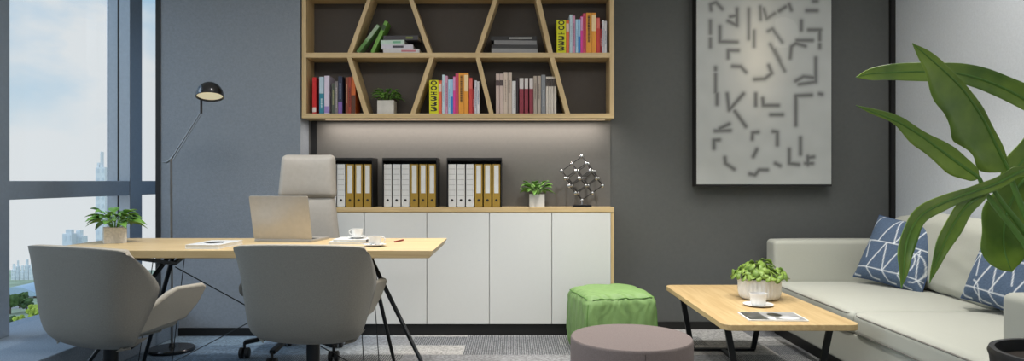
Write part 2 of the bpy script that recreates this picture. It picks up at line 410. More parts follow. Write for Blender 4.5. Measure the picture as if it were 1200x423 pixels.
# ------------------------------------------------------------------ cabinets
CX0, CX1, CZ = sx(352.2), sx(719.6), EYE - 31 / S
edges = [sx(p) for p in (354, 427, 500.2, 573.5, 646.6, 716)]
ct = obj('cabinet_top', BX(CX0, CX1, YF - .004, YB - .006, CZ - .034, CZ), OAK, None, bevel=.0015)
tag(ct, 'thin oak worktop running over the row of white cabinets', 'worktop')
words = ['leftmost, behind the desk', 'second from left, behind the desk end', 'middle one of the five', 'fourth from left, below the potted plant', 'rightmost, below the ball lattice sculpture']
for i in range(5):
    c = thing('storage_cabinet', 'white handleless floor cabinet, ' + words[i], 'cabinet', ((edges[i] + edges[i + 1]) / 2, YF + .1, 0), group='white cabinets under the oak worktop')
    obj('body', BX(edges[i], edges[i + 1], YF + .018, YB - .006, .079, CZ - .035), M_white, c, world=True)
    obj('door', BX(edges[i] + .0025, edges[i + 1] - .0025, YF, YF + .0165, .081, CZ - .038), M_white, c, world=True, bevel=.001)
    obj('plinth', BX(edges[i], edges[i + 1], YF + .012, YB - .006, 0, .078), M_black, c, world=True)
tag(obj('side_board', BX(sx(716), CX1, YF, YB - .006, .0, CZ - .035), OAKZ, None), 'oak end board closing the right side of the white cabinets', 'end panel')

# ------------------------------------------------------------------ books
_bm = {}
def bookmat(rgb):
    if rgb not in _bm: _bm[rgb] = mat('cover', rgb, .55)
    return _bm[rgb]
def book(loc, w, d, h, rgb, label, rz=0, ry=0, band=None, marks=None, group=None, lying=False, rx=0, parts=True):
    """upright: w along x, d deep, h high; spine faces -y"""
    t = thing('book', label, 'book', loc, rz, group); t.rotation_euler = (rx, ry, rz)
    c = bookmat(rgb); bm = B(); th = min(.003, w * .18)
    box(bm, -w / 2, -w / 2 + th, 0, d, 0, h); box(bm, w / 2 - th, w / 2, 0, d, 0, h); box(bm, -w / 2 + th, w / 2 - th, 0, th, 0, h)
    obj('cover', bm, c, t)
    obj('pages', BX(-w / 2 + th, w / 2 - th, th, d - .004, .003, h - .003), M_paper, t)
    if band:
        for (z0, z1, col) in band:
            obj('spine_band', BX(-w / 2 + .0004, w / 2 - .0004, -.0008, .0004, z0 * h, z1 * h), bookmat(col), t)
    if marks:
        bm = B(); r = random.Random(int(w * 1e5) + int(h * 1e4)); z = marks[0] * h
        while z < marks[1] * h:
            q = r.uniform(.004, .009); box(bm, -w * marks[3], w * marks[3], -.0016, .0004, z, z + q); z += q + .003
        obj('spine_marks', bm, bookmat(marks[2]), t)
    return t
YBK = YF + .03
DB = 800 / YBK
def row(items, place, zbase, dx=0, dy=0, group=None):
    for x0, x1, yt, rgb, desc, extra in items:
        x0 += dx; x1 += dx; yt += dy
        a = (x0 - 600) / DB; b = (x1 - 600) / DB; h = EYE + (212 - yt) / DB - zbase
        book(((a + b) / 2, YBK, zbase), (b - a) * .97, .15, h, rgb, desc + ', ' + place, group=group, **extra)
def za(x): return x / 7.05
lowleft = [(366, 370.6, 90.6, (196, 26, 30), 'red book with a black cover side', dict(band=[(.05, .18, (215, 205, 200))])),
    (374, 379.6, 90, (40, 128, 150), 'teal and pale blue book', dict(band=[(.55, 1, (176, 196, 210))], marks=(.15, .4, (200, 220, 225), .15))),
    (380, 386, 88.8, (206, 196, 214), 'tall white and lilac book', dict(band=[(.03, .2, (150, 130, 190))])),
    (388.6, 392.3, 97.7, (74, 80, 70), 'dark olive book', dict(marks=(.3, .8, (150, 150, 110), .2))),
    (392.6, 396, 95, (118, 112, 112), 'grey book', dict(marks=(.2, .8, (180, 175, 175), .15))),
    (396.2, 401.2, 89.4, (40, 46, 70), 'tall navy and purple book', dict(band=[(.0, .32, (120, 90, 160))], marks=(.4, .8, (120, 130, 160), .15))),
    (405, 408, 90.6, (132, 66, 40), 'narrow rust brown book', dict(marks=(.3, .8, (190, 150, 120), .15))),
    (408.2, 411.4, 90.2, (150, 56, 34), 'narrow brick red book', dict(marks=(.2, .7, (80, 30, 20), .2))),
    (411.6, 416.6, 89.6, (196, 96, 36), 'orange and brown book', dict(band=[(.0, .5, (84, 46, 26))]))]
row(lowleft, 'lower left shelf compartment', zb1, group='books in the lower left compartment')
zc = lambda x: 490 + x / 6.51
zy = lambda y: 75 + y / 6.51
def O(x0, x1, y, c, d, **k): return (zc(x0), zc(x1), zy(y), c, d, k)
colour = [O(157, 180, 125, (222, 104, 72), 'salmon book', band=[(.66, .9, (225, 190, 180))]),
    O(183, 205, 82, (188, 208, 218), 'tall pale blue book', marks=(.3, .7, (150, 170, 185), .12)),
    O(207, 226, 90, (205, 150, 178), 'pink and grey book', marks=(.2, .8, (120, 100, 120), .15)),
    O(229, 247, 118, (170, 208, 232), 'light blue book', marks=(.2, .7, (120, 160, 200), .14)),
    O(248, 266, 118, (40, 130, 200), 'bright blue book', band=[(.5, 1, (150, 196, 228))]),
    O(267, 284, 95, (214, 60, 150), 'magenta book', band=[(.62, .98, (214, 150, 196))]),
    O(285, 308, 72, (206, 72, 104), 'raspberry red book', marks=(.1, .9, (150, 40, 70), .14)),
    O(309, 350, 68, (224, 152, 50), 'thick orange book with dark lettering', marks=(.28, .92, (70, 48, 24), .2)),
    O(351, 385, 68, (226, 152, 52), 'orange book with a cream panel', band=[(.55, .95, (236, 208, 160))]),
    O(388, 414, 105, (196, 58, 52), 'red book', band=[(.7, .98, (212, 100, 90))]),
    O(415, 430, 190, (140, 22, 30), 'short dark red book', marks=(.3, .6, (210, 160, 160), .15)),
    O(431, 447, 125, (206, 206, 214), 'narrow white book', marks=(.2, .8, (130, 130, 150), .14)),
    O(449, 467, 132, (214, 214, 218), 'pale grey book at the end', marks=(.3, .7, (120, 140, 170), .14))]
row(colour, 'lower middle compartment', zb1, group='colourful books in the lower middle compartment')
row(colour, 'upper right compartment', zm1, dx=149.4, dy=-70.5, group='colourful books in the upper right compartment')
def glyph_mesh(txt, size):
    cu = bpy.data.curves.new('g', 'FONT'); cu.body = txt; cu.size = size; cu.extrude = .0006; cu.offset = size * .03; cu.align_x = 'CENTER'; cu.align_y = 'CENTER'
    o = bpy.data.objects.new('g', cu); C.objects.link(o)
    me = bpy.data.meshes.new_from_object(o.evaluated_get(bpy.context.evaluated_depsgraph_get()))
    bpy.data.objects.remove(o); return me
def yellow(dx, dy, place, zbase):
    x0, x1, yt = zc(85) + dx, zc(155) + dx, zy(123) + dy
    a, b = (x0 - 600) / DB, (x1 - 600) / DB; h = EYE + (212 - yt) / DB - zbase
    t = book(((a + b) / 2, YBK, zbase), (b - a), .15, h, (214, 214, 20), 'thick yellow book with large black characters, ' + place)
    bm = B()
    W = b - a
    for i, (g, rot) in enumerate((('O', 0), ('O', 0), ('H', PI / 2), ('3', 0), ('3', 0), ('3', 0))):
        me = glyph_mesh(g, .05); b2 = B(); b2.from_mesh(me)
        xs = [v.co.x for v in b2.verts]; ys = [v.co.y for v in b2.verts]
        cx, cy = (min(xs) + max(xs)) / 2, (min(ys) + max(ys)) / 2; wx, wy = max(xs) - min(xs), max(ys) - min(ys)
        if rot: wx, wy = wy, wx
        fx, fy = W * .68 / wx, (h / 6.3) * (.82 if i != 2 else .5) / wy
        z = h * (.92 - i * .155)
        Mx = Matrix.Translation((0, -.0015, z)) @ Matrix.Diagonal((fx, 1, fy, 1)) @ Matrix.Rotation(PI / 2, 4, 'X') @ Matrix.Rotation(rot, 4, 'Z') @ Matrix.Translation((-cx, -cy, 0))
        b2.transform(Mx); m2 = bpy.data.meshes.new('x'); b2.to_mesh(m2); b2.free(); bm.from_mesh(m2)
    obj('spine_lettering', bm, bookmat((40, 42, 10)), t)
yellow(0, 0, 'lower middle compartment', zb1)
yellow(149.4, -70.5, 'upper right compartment', zm1)
qx = lambda x: 565 + x / 3.85
qy = lambda y: 30 + y / 3.85
beige = []
for x0, x1, y, c, d, k in ((62, 78, 217, (196, 176, 168), 'first pinkish beige book with a dark band', dict(band=[(.7, .84, (80, 66, 66))])),
    (79, 96, 217, (196, 176, 168), 'second pinkish beige book with a dark band', dict(band=[(.7, .84, (80, 66, 66))])),
    (97, 115, 210, (204, 188, 174), 'tall beige book left of its twin', dict(marks=(.3, .8, (160, 140, 130), .12))),
    (117, 134, 210, (198, 182, 168), 'tall beige book right of its twin', dict(marks=(.5, .8, (150, 130, 120), .12))),
    (135, 152, 250, (212, 210, 210), 'low white book', dict(marks=(.2, .7, (160, 160, 165), .12))),
    (155, 163, 235, (50, 38, 44), 'narrow black book', dict()),
    (168, 187, 237, (136, 46, 62), 'burgundy book with white head, left of three', dict(band=[(.7, 1, (206, 200, 198))])),
    (191, 208, 237, (136, 46, 62), 'burgundy book with white head, middle of three', dict(band=[(.7, 1, (206, 200, 198))])),
    (213, 230, 237, (136, 46, 62), 'burgundy book with white head, right of three', dict(band=[(.7, 1, (206, 200, 198))])),
    (232, 247, 227, (168, 156, 144), 'stone grey book left of its twin', dict(marks=(.4, .8, (120, 110, 100), .12))),
    (249, 265, 227, (172, 160, 148), 'stone grey book right of its twin', dict(marks=(.4, .8, (120, 110, 100), .12))),
    (267, 286, 222, (128, 132, 138), 'slate grey book', dict(marks=(.2, .6, (170, 172, 176), .12))),
    (288, 299, 230, (204, 196, 186), 'ivory book with black label, first of four', dict(band=[(.74, .94, (60, 52, 50))])),
    (300, 311, 230, (204, 196, 186), 'ivory book with black label, second of four', dict(band=[(.74, .94, (60, 52, 50))])),
    (312, 322, 230, (204, 196, 186), 'ivory book with black label, third of four', dict(band=[(.74, .94, (60, 52, 50))])),
    (324, 335, 230, (204, 196, 186), 'ivory book with black label, last of four', dict(band=[(.74, .94, (60, 52, 50))]))):
    beige.append((qx(x0), qx(x1), qy(y), c, d, k))
row(beige, 'lower fourth compartment', zb1, group='beige books in the lower fourth compartment')
# flat stacks and leaning books, top row
def lying(px0, px1, py0, py1, rgb, label, rz=0, dep=.16, group=None, band=None, y=YF + .025):
    d = 800 / y
    x0, x1 = (px0 - 600) / d, (px1 - 600) / d
    z0, z1 = EYE + (212 - py1) / d, EYE + (212 - py0) / d
    t = thing('book', label, 'book', ((x0 + x1) / 2, y, z0), rz, group); w, h = x1 - x0, z1 - z0
    bm = B(); box(bm, -w / 2, w / 2, 0, dep, 0, .0025); box(bm, -w / 2, w / 2, 0, dep, h - .0025, h); box(bm, -w / 2, w / 2, 0, .0025, .0025, h - .0025)
    obj('cover', bm, bookmat(rgb), t)
    obj('pages', BX(-w / 2 + .003, w / 2 - .003, .0025, dep - .003, .0025, h - .0025), M_paper, t)
    if band: obj('spine_marks', BX(w * band[0], w * band[1], -.0008, .0004, h * .25, h * .75), bookmat(band[2]), t)
    return t
zz = lambda y: y / 6.22
G = 'flat books in the upper left compartment'
zs = [61.8, 57.4, 52.0, 46.9, 41.6]
lying(449, 491.5, zs[1], zs[0], (206, 204, 204), 'white book at the bottom of the left flat stack, top row', 0, .15, G, (.0, .4, (190, 120, 130)))
lying(447, 484, zs[2] + .1, zs[1] - .05, (198, 196, 206), 'white book with dark lettering, second from bottom of left flat stack', .03, .15, G, (-.15, .2, (60, 60, 70)))
lying(446, 474, zs[3] + .1, zs[2] - .05, (186, 208, 196), 'pale mint book, second from top of the left flat stack', -.06, .15, G, (0, .35, (110, 170, 140)))
lying(449, 490, zs[4] + .1, zs[3] - .05, (58, 56, 62), 'dark spotted book on top of the left flat stack', -.04, .15, G, (.15, .35, (110, 120, 60)))
def leaning(pb, pt, w, rgb, label, band, dep):
    b = Vector(((pb[0] - 600) / DB, YBK, zm1)); t_ = Vector(((pt[0] - 600) / DB, YBK, EYE + (212 - pt[1]) / DB))
    a = math.atan2(t_.x - b.x, t_.z - b.z); h = (t_ - b).length
    b.z += w / 2 * abs(math.sin(a)) + .001
    return book(b, w, dep, h - .01, rgb, label, ry=a, band=band)
leaning((419, 61.8), (444.5, 29.5), .024, (122, 160, 110), 'leaning green and grey book, left of the pair in the top row', [(.02, .42, (84, 130, 60)), (.5, .98, (150, 172, 146))], .1)
leaning((436, 61.8), (453.5, 24.5), .025, (104, 156, 62), 'leaning bright green book, right of the pair in the top row', [(.72, .88, (44, 74, 30))], .13)
G = 'flat dark books in the upper fourth compartment'
zs = [61.8, 57.0, 52.3, 47.2, 42.3]
lying(576, 630, zs[1], zs[0], (150, 150, 150), 'light grey book at the bottom of the dark flat stack', .02, .15, G)
lying(576, 630, zs[2] + .1, zs[1] - .05, (54, 54, 56), 'charcoal book, second from bottom of the dark flat stack', -.02, .15, G)
lying(579, 629, zs[3] + .1, zs[2] - .05, (122, 122, 124), 'mid grey book, second from top of the dark flat stack', .03, .15, G)
lying(575, 629, zs[4] + .1, zs[3] - .05, (36, 36, 38), 'black book with grey lettering on top of the dark flat stack', -.03, .15, G, (-.1, .4, (140, 140, 140)))

# ------------------------------------------------------------------ file boxes and binders
def binder(kind):
    w, d, h = .0545, .17, .305
    t = thing('ring_binder', 'x', 'binder')
    obj('cover', BX(-w / 2, w / 2, 0, d, 0, h), M_whbind if kind == 'w' else M_gold, t, bevel=.002)
    bm = B()
    if kind == 'w':
        for k in range(6): box(bm, -w * .42, w * .42, -.001, .0004, h * (.26 + .125 * k), h * (.26 + .125 * k) + .002)
        obj('ruled_lines', bm, M_line, t)
    else:
        obj('spine_label', BX(-w * .3, w * .3, -.001, .0004, h * .32, h * .97), M_whbind, t)['label'] = 'white paper spine label'
    bm = B(); lathe(bm, [(0, 0), (.009, 0), (.009, .002), (0, .002)], 16); rigid(bm, (0, -.0002, h * .155), rx=PI / 2)
    obj('finger_hole', bm, M_rubber, t)
    return t
protos = {}
for ci, (bx0, place) in enumerate(((372.2, 'left file box'), (447.8, 'middle file box'), (523.4, 'right file box'))):
    y0 = YF + .018; d = 800 / y0; x0 = (bx0 - 600) / d; x1 = x0 + 63.6 / d + .006; z0 = CZ; z1 = EYE + (212 - 185) / d
    t = thing('file_box', 'black open-fronted file box full of binders, ' + ('partly behind the tall desk chair', 'middle of the three', 'rightmost, beside the small potted plant')[ci], 'file box', ((x0 + x1) / 2, y0, z0), group='black file boxes on the cabinets')
    bm = B(); box(bm, x0, x0 + .006, y0, YB - .014, z0, z1); box(bm, x1 - .006, x1, y0, YB - .014, z0, z1)
    box(bm, x0 + .006, x1 - .006, y0, YB - .014, z1 - .02, z1); box(bm, x0 + .006, x1 - .006, YB - .018, YB - .014, z0 + .003, z1 - .02)
    box(bm, x0 + .006, x1 - .006, y0, YB - .014, z0, z0 + .003)
    obj('shell', bm, M_casebk, t, world=True)
    pitch = (x1 - x0 - .014) / 6
    for k in range(6):
        kind = 'w' if k < 3 else 'o'
        o = copy_tree(protos[kind]) if kind in protos else protos.setdefault(kind, binder(kind))
        o.location = (x0 + .007 + pitch * (k + .5), y0 + .008, z0 + .003)
        pos = ('first', 'second', 'third')[k % 3]
        o['label'] = ('white ring binder with ruled spine, %s from left in the %s' if kind == 'w' else 'ochre ring binder with white label, %s of the ochre ones in the %s') % (pos, place)
        o['group'] = ('white' if kind == 'w' else 'ochre') + ' binders in the file boxes'

# ------------------------------------------------------------------ small leafy plants
def blade(bm, base, az, L_, W_, rise, droop, n=6, fold=.25, twist=0):
    """a pointed leaf arching out from base"""
    d = Vector((math.cos(az), math.sin(az), 0)); s = Vector((-math.sin(az), math.cos(az), 0)); prev = None
    s = (s + Vector((0, 0, twist))).normalized()
    for i in range(n + 1):
        t = i / n
        p = Vector(base) + d * (L_ * t) + Vector((0, 0, L_ * (rise * t - droop * t * t)))
        wd = W_ * (math.sin(PI * min(1, t * .93 + .07) ** .8) ** .9) * .5 if i < n else 0
        if t < .18: wd *= .3
        f = Vector((0, 0, fold * wd))
        a = bm.verts.new(p + s * wd + f); b = bm.verts.new(p); c = bm.verts.new(p - s * wd + f)
        if prev:
            bm.faces.new((prev[0], prev[1], b, a)); bm.faces.new((prev[1], prev[2], c, b))
        prev = (a, b, c)
def leafy(label, loc, rz, pw, ph, potmat, R, Hh, n, seed, group):
    t = thing('potted_plant', label, 'plant', loc, rz, group); r = random.Random(seed)
    bm = B(); h = pw / 2; th = .008
    v = []
    box(bm, -h, h, -h, -h + th, 0, ph); box(bm, -h, h, h - th, h, 0, ph); box(bm, -h, -h + th, -h + th, h - th, 0, ph); box(bm, h - th, h, -h + th, h - th, 0, ph)
    box(bm, -h + th, h - th, -h + th, h - th, 0, .01)
    obj('pot', bm, potmat, t)
    obj('soil', BX(-h + th, h - th, -h + th, h - th, .011, ph - .008), M_soil, t)
    bm = B(); sb = B()
    for i in range(n):
        az = i * 2.39996 + r.uniform(-.3, .3); q = i / n
        el = .25 + 1.5 * q
        L_ = R * (1.0 - .35 * q) * r.uniform(.75, 1.05)
        b0 = Vector((math.cos(az) * h * .25, math.sin(az) * h * .25, ph - .01)); st = b0 + Vector((math.cos(az) * R * .22, math.sin(az) * R * .22, Hh * (.25 + .5 * q) * r.uniform(.8, 1.1)))
        tube(sb, [b0, (b0 + st) / 2 + Vector((0, 0, .008)), st], [.0018, .0015, .001], 5)
        blade(bm, st, az, L_ * .82, R * r.uniform(.32, .42), .3 + .6 * q, .38 + .25 * r.random(), n=6, fold=.35, twist=r.uniform(-.35, .35))
    obj('foliage', bm, M_leaf, t, smooth=True, angle=0, solid=.0012, fix=False)
    obj('stems', sb, M_stem, t, smooth=True)
    return t
G = 'leafy plants in square pots'
leafy('bushy green plant in a pale square pot at the left end of the desk', (-2.255, 3.875, .75), math.radians(34), .112, .088, M_potconc, .155, .11, 34, 3, G)
leafy('small green plant in a grey square pot on the oak cabinet top', ((629 - 600) * 4.94 / 800, 4.94, CZ), 0, .108, .092, M_potgrey, .13, .105, 32, 11, G)
leafy('small green plant in a marbled white pot inside the wall bookshelf', ((453.5 - 600) * 4.945 / 800, 4.945, zb1), 0, .118, .098, M_potgrey, .115, .10, 32, 23, G)

# ------------------------------------------------------------------ ball lattice sculpture
d = 4.94; base = Vector(((682 - 600) * d / F, d, CZ))
t = thing('lattice_sculpture', 'cube lattice sculpture of chrome balls and black rods standing on one corner on the cabinet', 'sculpture', base)
bm = B(); box(bm, -.066, .066, -.04, .04, 0, .016); obj('plinth', bm, M_dkchrome, t, bevel=.002)
bm = B(); box(bm, -.03, .03, -.0445, .0, .0165, .018); tube(bm, [(0, 0, .016), (0, 0, .046)], .006, 10); obj('stand', bm, M_chrome, t)
st = .091
ax = []
for deg in (167, 287, 47):
    a = math.radians(deg); ax.append(Vector((math.cos(a) * .8165, math.sin(a) * .8165, .5774)) * st)
bot = Vector((0, 0, .050))
rods = B(); first = None
# top corner is bot + 2*(sum); directions go down from the top in the photo, so mirror about the vertical axis
ax = [Vector((-v.x, -v.y, v.z)) for v in ax]
for i in range(3):
    for j in range(3):
        for k in range(3):
            p = bot + ax[0] * i + ax[1] * j + ax[2] * k
            if first is None:
                bb = B(); bmesh.ops.create_icosphere(bb, subdivisions=3, radius=.0145); first = ball = obj('chrome_ball', bb, M_chrome, t, smooth=True, angle=0)
            else:
                ball = first.copy(); C.objects.link(ball); ball.parent = t
            ball.location = p
            for q, v in zip((i, j, k), ax):
                if q < 2: tube(rods, [p, p + v], .0038, 6, cap=False)
obj('lattice_rods', rods, M_rubber, t, smooth=True)

# ------------------------------------------------------------------ picture with blurred dark strokes
def segd(px, py, s):
    x0, y0, x1, y1 = s[:4]; dx, dy = x1 - x0, y1 - y0; l = dx * dx + dy * dy
    t = 0 if l == 0 else max(0, min(1, ((px - x0) * dx + (py - y0) * dy) / l))
    return math.hypot(px - x0 - dx * t, py - y0 - dy * t)
A_ = lambda pts, w, k=1: [(800 + a / 3.847, b / 3.847, 800 + c / 3.847, e_ / 3.847, w, k) for (a, b, c, e_) in pts]
B_ = lambda pts, w, k=1: [(800 + a / 3.68, 110 + b / 3.68, 800 + c / 3.68, 110 + e_ / 3.68, w, k) for (a, b, c, e_) in pts]
strokes = A_([(125, 20, 150, 10), (150, 10, 178, 40), (125, 20, 128, 45), (125, 95, 125, 150), (125, 175, 125, 212), (168, 120, 168, 188), (168, 188, 245, 190),
    (205, 95, 245, 115), (215, 75, 245, 70), (245, 40, 245, 115), (205, 228, 250, 228), (205, 228, 205, 262), (225, 298, 262, 300), (262, 300, 285, 325),
    (148, 305, 148, 315), (148, 335, 148, 415), (325, 358, 370, 355), (370, 355, 402, 330), (402, 330, 388, 295), (560, 48, 605, 48), (590, 5, 605, 5),
    (535, 95, 535, 135), (568, 135, 622, 135), (618, 135, 618, 180), (618, 200, 618, 215), (515, 182, 585, 182), (485, 262, 490, 210), (490, 210, 510, 195), (510, 195, 552, 208),
    (600, 262, 600, 370), (510, 365, 545, 345), (545, 345, 590, 350), (525, 380, 560, 375), (560, 375, 592, 370), (435, 50, 465, 30), (480, 20, 490, 45)], 2.3, .8) \
  + A_([(298, 40, 298, 175), (322, 140, 322, 210), (350, 30, 352, 88), (365, 40, 378, 80), (378, 85, 415, 60), (385, 140, 405, 130), (405, 130, 448, 190), (395, 200, 460, 320), (415, 225, 440, 275)], 2.0, .72) \
  + B_([(148, 0, 148, 45), (192, 0, 200, 70), (200, 70, 262, 0), (225, 75, 272, 140), (315, 0, 315, 50), (345, 20, 348, 48), (348, 50, 412, 50), (380, 90, 430, 90),
    (488, 8, 488, 135), (488, 8, 555, 5), (590, 0, 600, 2), (140, 160, 205, 158), (160, 150, 200, 130), (135, 235, 135, 200), (135, 200, 158, 198), (182, 275, 185, 300), (185, 300, 222, 325),
    (300, 195, 302, 168), (302, 168, 325, 165), (390, 162, 408, 165), (408, 165, 408, 220), (320, 240, 305, 270), (290, 345, 312, 350), (312, 350, 330, 328), (330, 328, 365, 328), (400, 300, 420, 310),
    (460, 240, 460, 300), (460, 300, 500, 305), (508, 190, 508, 260), (540, 270, 540, 305), (530, 300, 560, 300), (545, 275, 565, 272)], 2.3, .85)
PY = YB - .10; dP = 800 / PY
ax0, ax1, az0, az1 = (816.3 - 600) / dP, (974.3 - 600) / dP, EYE - (216 - 212) / dP, 2.55
t = thing('framed_picture', 'large portrait picture of blurred dark marks on pale grey, hanging on the dark wall', 'picture', ((ax0 + ax1) / 2, YB, az0 - .015))
bm = B(); box(bm, ax0 - .006, ax1 + .006, PY + .004, YB - .001, az0 - .016, az1 + .015); obj('frame', bm, M_black, t, world=True, bevel=.002)
bm = B(); lay = bm.loops.layers.float_color.new('Col'); NX, NY = 150, 220
gv = []
for j in range(NY + 1):
    r_ = []
    for i in range(NX + 1):
        x = ax0 + (ax1 - ax0) * i / NX; z = az0 + (az1 - az0) * j / NY
        r_.append(bm.verts.new((x, PY, z)))
    gv.append(r_)
def artcol(x, z):
    px, py = 600 + x * dP, 212 - (z - EYE) * dP
    k = 0
    for s in strokes:
        if abs(px - (s[0] + s[2]) / 2) > 30 or abs(py - (s[1] + s[3]) / 2) > 30: continue
        dd = segd(px, py, s); v = s[5] / (1 + math.exp((dd - s[4] * .66) / 1.05)); k = max(k, v)
    glow = math.exp(-(((px - 887) / 30) ** 2 + ((py - 60) / 62) ** 2) ** 1.0)  # soft spotlight highlight painted into the print colours
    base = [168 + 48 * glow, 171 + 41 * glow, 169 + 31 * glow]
    n = noise.noise(Vector((px * .06, py * .06, 0))) * 5
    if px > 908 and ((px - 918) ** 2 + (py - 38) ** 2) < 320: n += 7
    return [max(0, (b_ + n) * (1 - k * .68)) for b_ in base]
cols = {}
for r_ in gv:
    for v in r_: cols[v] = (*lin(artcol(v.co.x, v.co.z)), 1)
for j in range(NY):
    for i in range(NX):
        f = bm.faces.new((gv[j][i], gv[j][i + 1], gv[j + 1][i + 1], gv[j + 1][i]))
        for l in f.loops: l[lay] = cols[l.vert]
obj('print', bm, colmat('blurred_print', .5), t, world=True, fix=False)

# ------------------------------------------------------------------ desk
DX0, DX1, DY0, DY1 = -2.42, -.397, 3.44, 4.18
t = thing('desk', 'long light oak desk with black splayed legs and tension wires', 'desk', ((DX0 + DX1) / 2, (DY0 + DY1) / 2, 0))
bm = B(); prism(bm, [Vector((DX0, DY0, .71)), Vector((DX1 - .02, DY0, .71)), Vector((DX1 - .02, DY1, .71)), Vector((DX0, DY1, .71))], (0, 0, .04))
for v in bm.verts:
    if v.co.z > .74 and v.co.x > -1: v.co.x = DX1
obj('table_top', bm, OAK, t, world=True, bevel=.003)
def legend(xa, s, ff, rf):
    ap = Vector((xa, 3.83, .70))
    for f in (ff, rf):
        bm = B(); tube(bm, [ap + Vector((0, (f[1] - 3.83) * .05, 0)), Vector((f[0], f[1], 0))], [.013, .010], 10); obj('leg', bm, M_blackmetal, t, world=True, smooth=True)
    bm = B(); bar(bm, (xa, 3.5, .7), (xa, 3.84, .635), .02, .018); bar(bm, (xa, 4.1, .7), (xa, 3.84, .635), .02, .018); bar(bm, (xa, 3.46, .703), (xa, 4.14, .703), .035, .012)
    obj('brace', bm, M_blackmetal, t, world=True)
    bm = B(); tube(bm, [(xa - .01 * s, 3.6, .70), (xa + .05 * s, 3.52, 0.0)], .0025, 6); tube(bm, [(xa - .01 * s, 3.95, .70), (xa + .05 * s, 3.9, 0.0)], .0025, 6)
    obj('stay_wire', bm, M_blackmetal, t, world=True)
legend(-.805, 1, (-.385, 3.52), (-.70, 4.08))
legend(-1.90, -1, (-2.30, 3.50), (-2.17, 4.0))
for a, b in (((-1.90, 3.85, .615), (-.70, 3.75, .0)), ((-.80, 3.85, .66), (-2.02, 3.95, .02))):
    bm = B(); tube(bm, [a, b], .003, 6); obj('tension_cable', bm, M_blackmetal, t, world=True)

# laptop
t = thing('laptop', 'open silver laptop seen from behind, standing on the oak desk', 'laptop', (-1.318, 3.925, .7505), math.radians(-9))
bm = B(); prism(bm, [Vector((x, y + .12, 0)) for x, y in rpoly(.358, .24, .01)], (0, 0, .012)); obj('base', bm, M_silver, t, bevel=.001)
bm = B(); box(bm, -.155, .155, .03, .14, .0121, .0126); obj('keyboard', bm, M_rubber, t)
bm = B(); prism(bm, [Vector((x, 0, y + .1325)) for x, y in rpoly(.358, .255, .01)], (0, .005, 0)); rigid(bm, (0, .002, .010), rx=math.radians(13))
lid = obj('lid', bm, M_silver, t, bevel=.001)
bm = B(); box(bm, -.165, .165, .0052, .0058, .012, .255); rigid(bm, (0, .002, .010), rx=math.radians(13)); obj('screen', bm, M_rubber, lid)
# notebook on the left of the desk
t = thing('notebook', 'thick white notebook with a dark picture on its cover, left part of the desk', 'book', (-1.585, 3.645, .75), math.radians(-3))
bm = B(); box(bm, -.088, .088, -.14, .14, 0, .003); box(bm, -.088, .088, -.14, .14, .019, .022); box(bm, -.088, -.085, -.14, .14, .003, .019); obj('cover', bm, M_porc, t, bevel=.001)
obj('pages', BX(-.085, .086, -.137, .137, .0031, .0189), M_paper, t)
bm = B(); prism(bm, [Vector((.045 * math.cos(a * PI / 8) * (1 + .25 * math.sin(3 * a)), .06 * math.sin(a * PI / 8), .0221)) for a in range(16)], (0, 0, .0005)); obj('cover_print', bm, M_rubber, t)
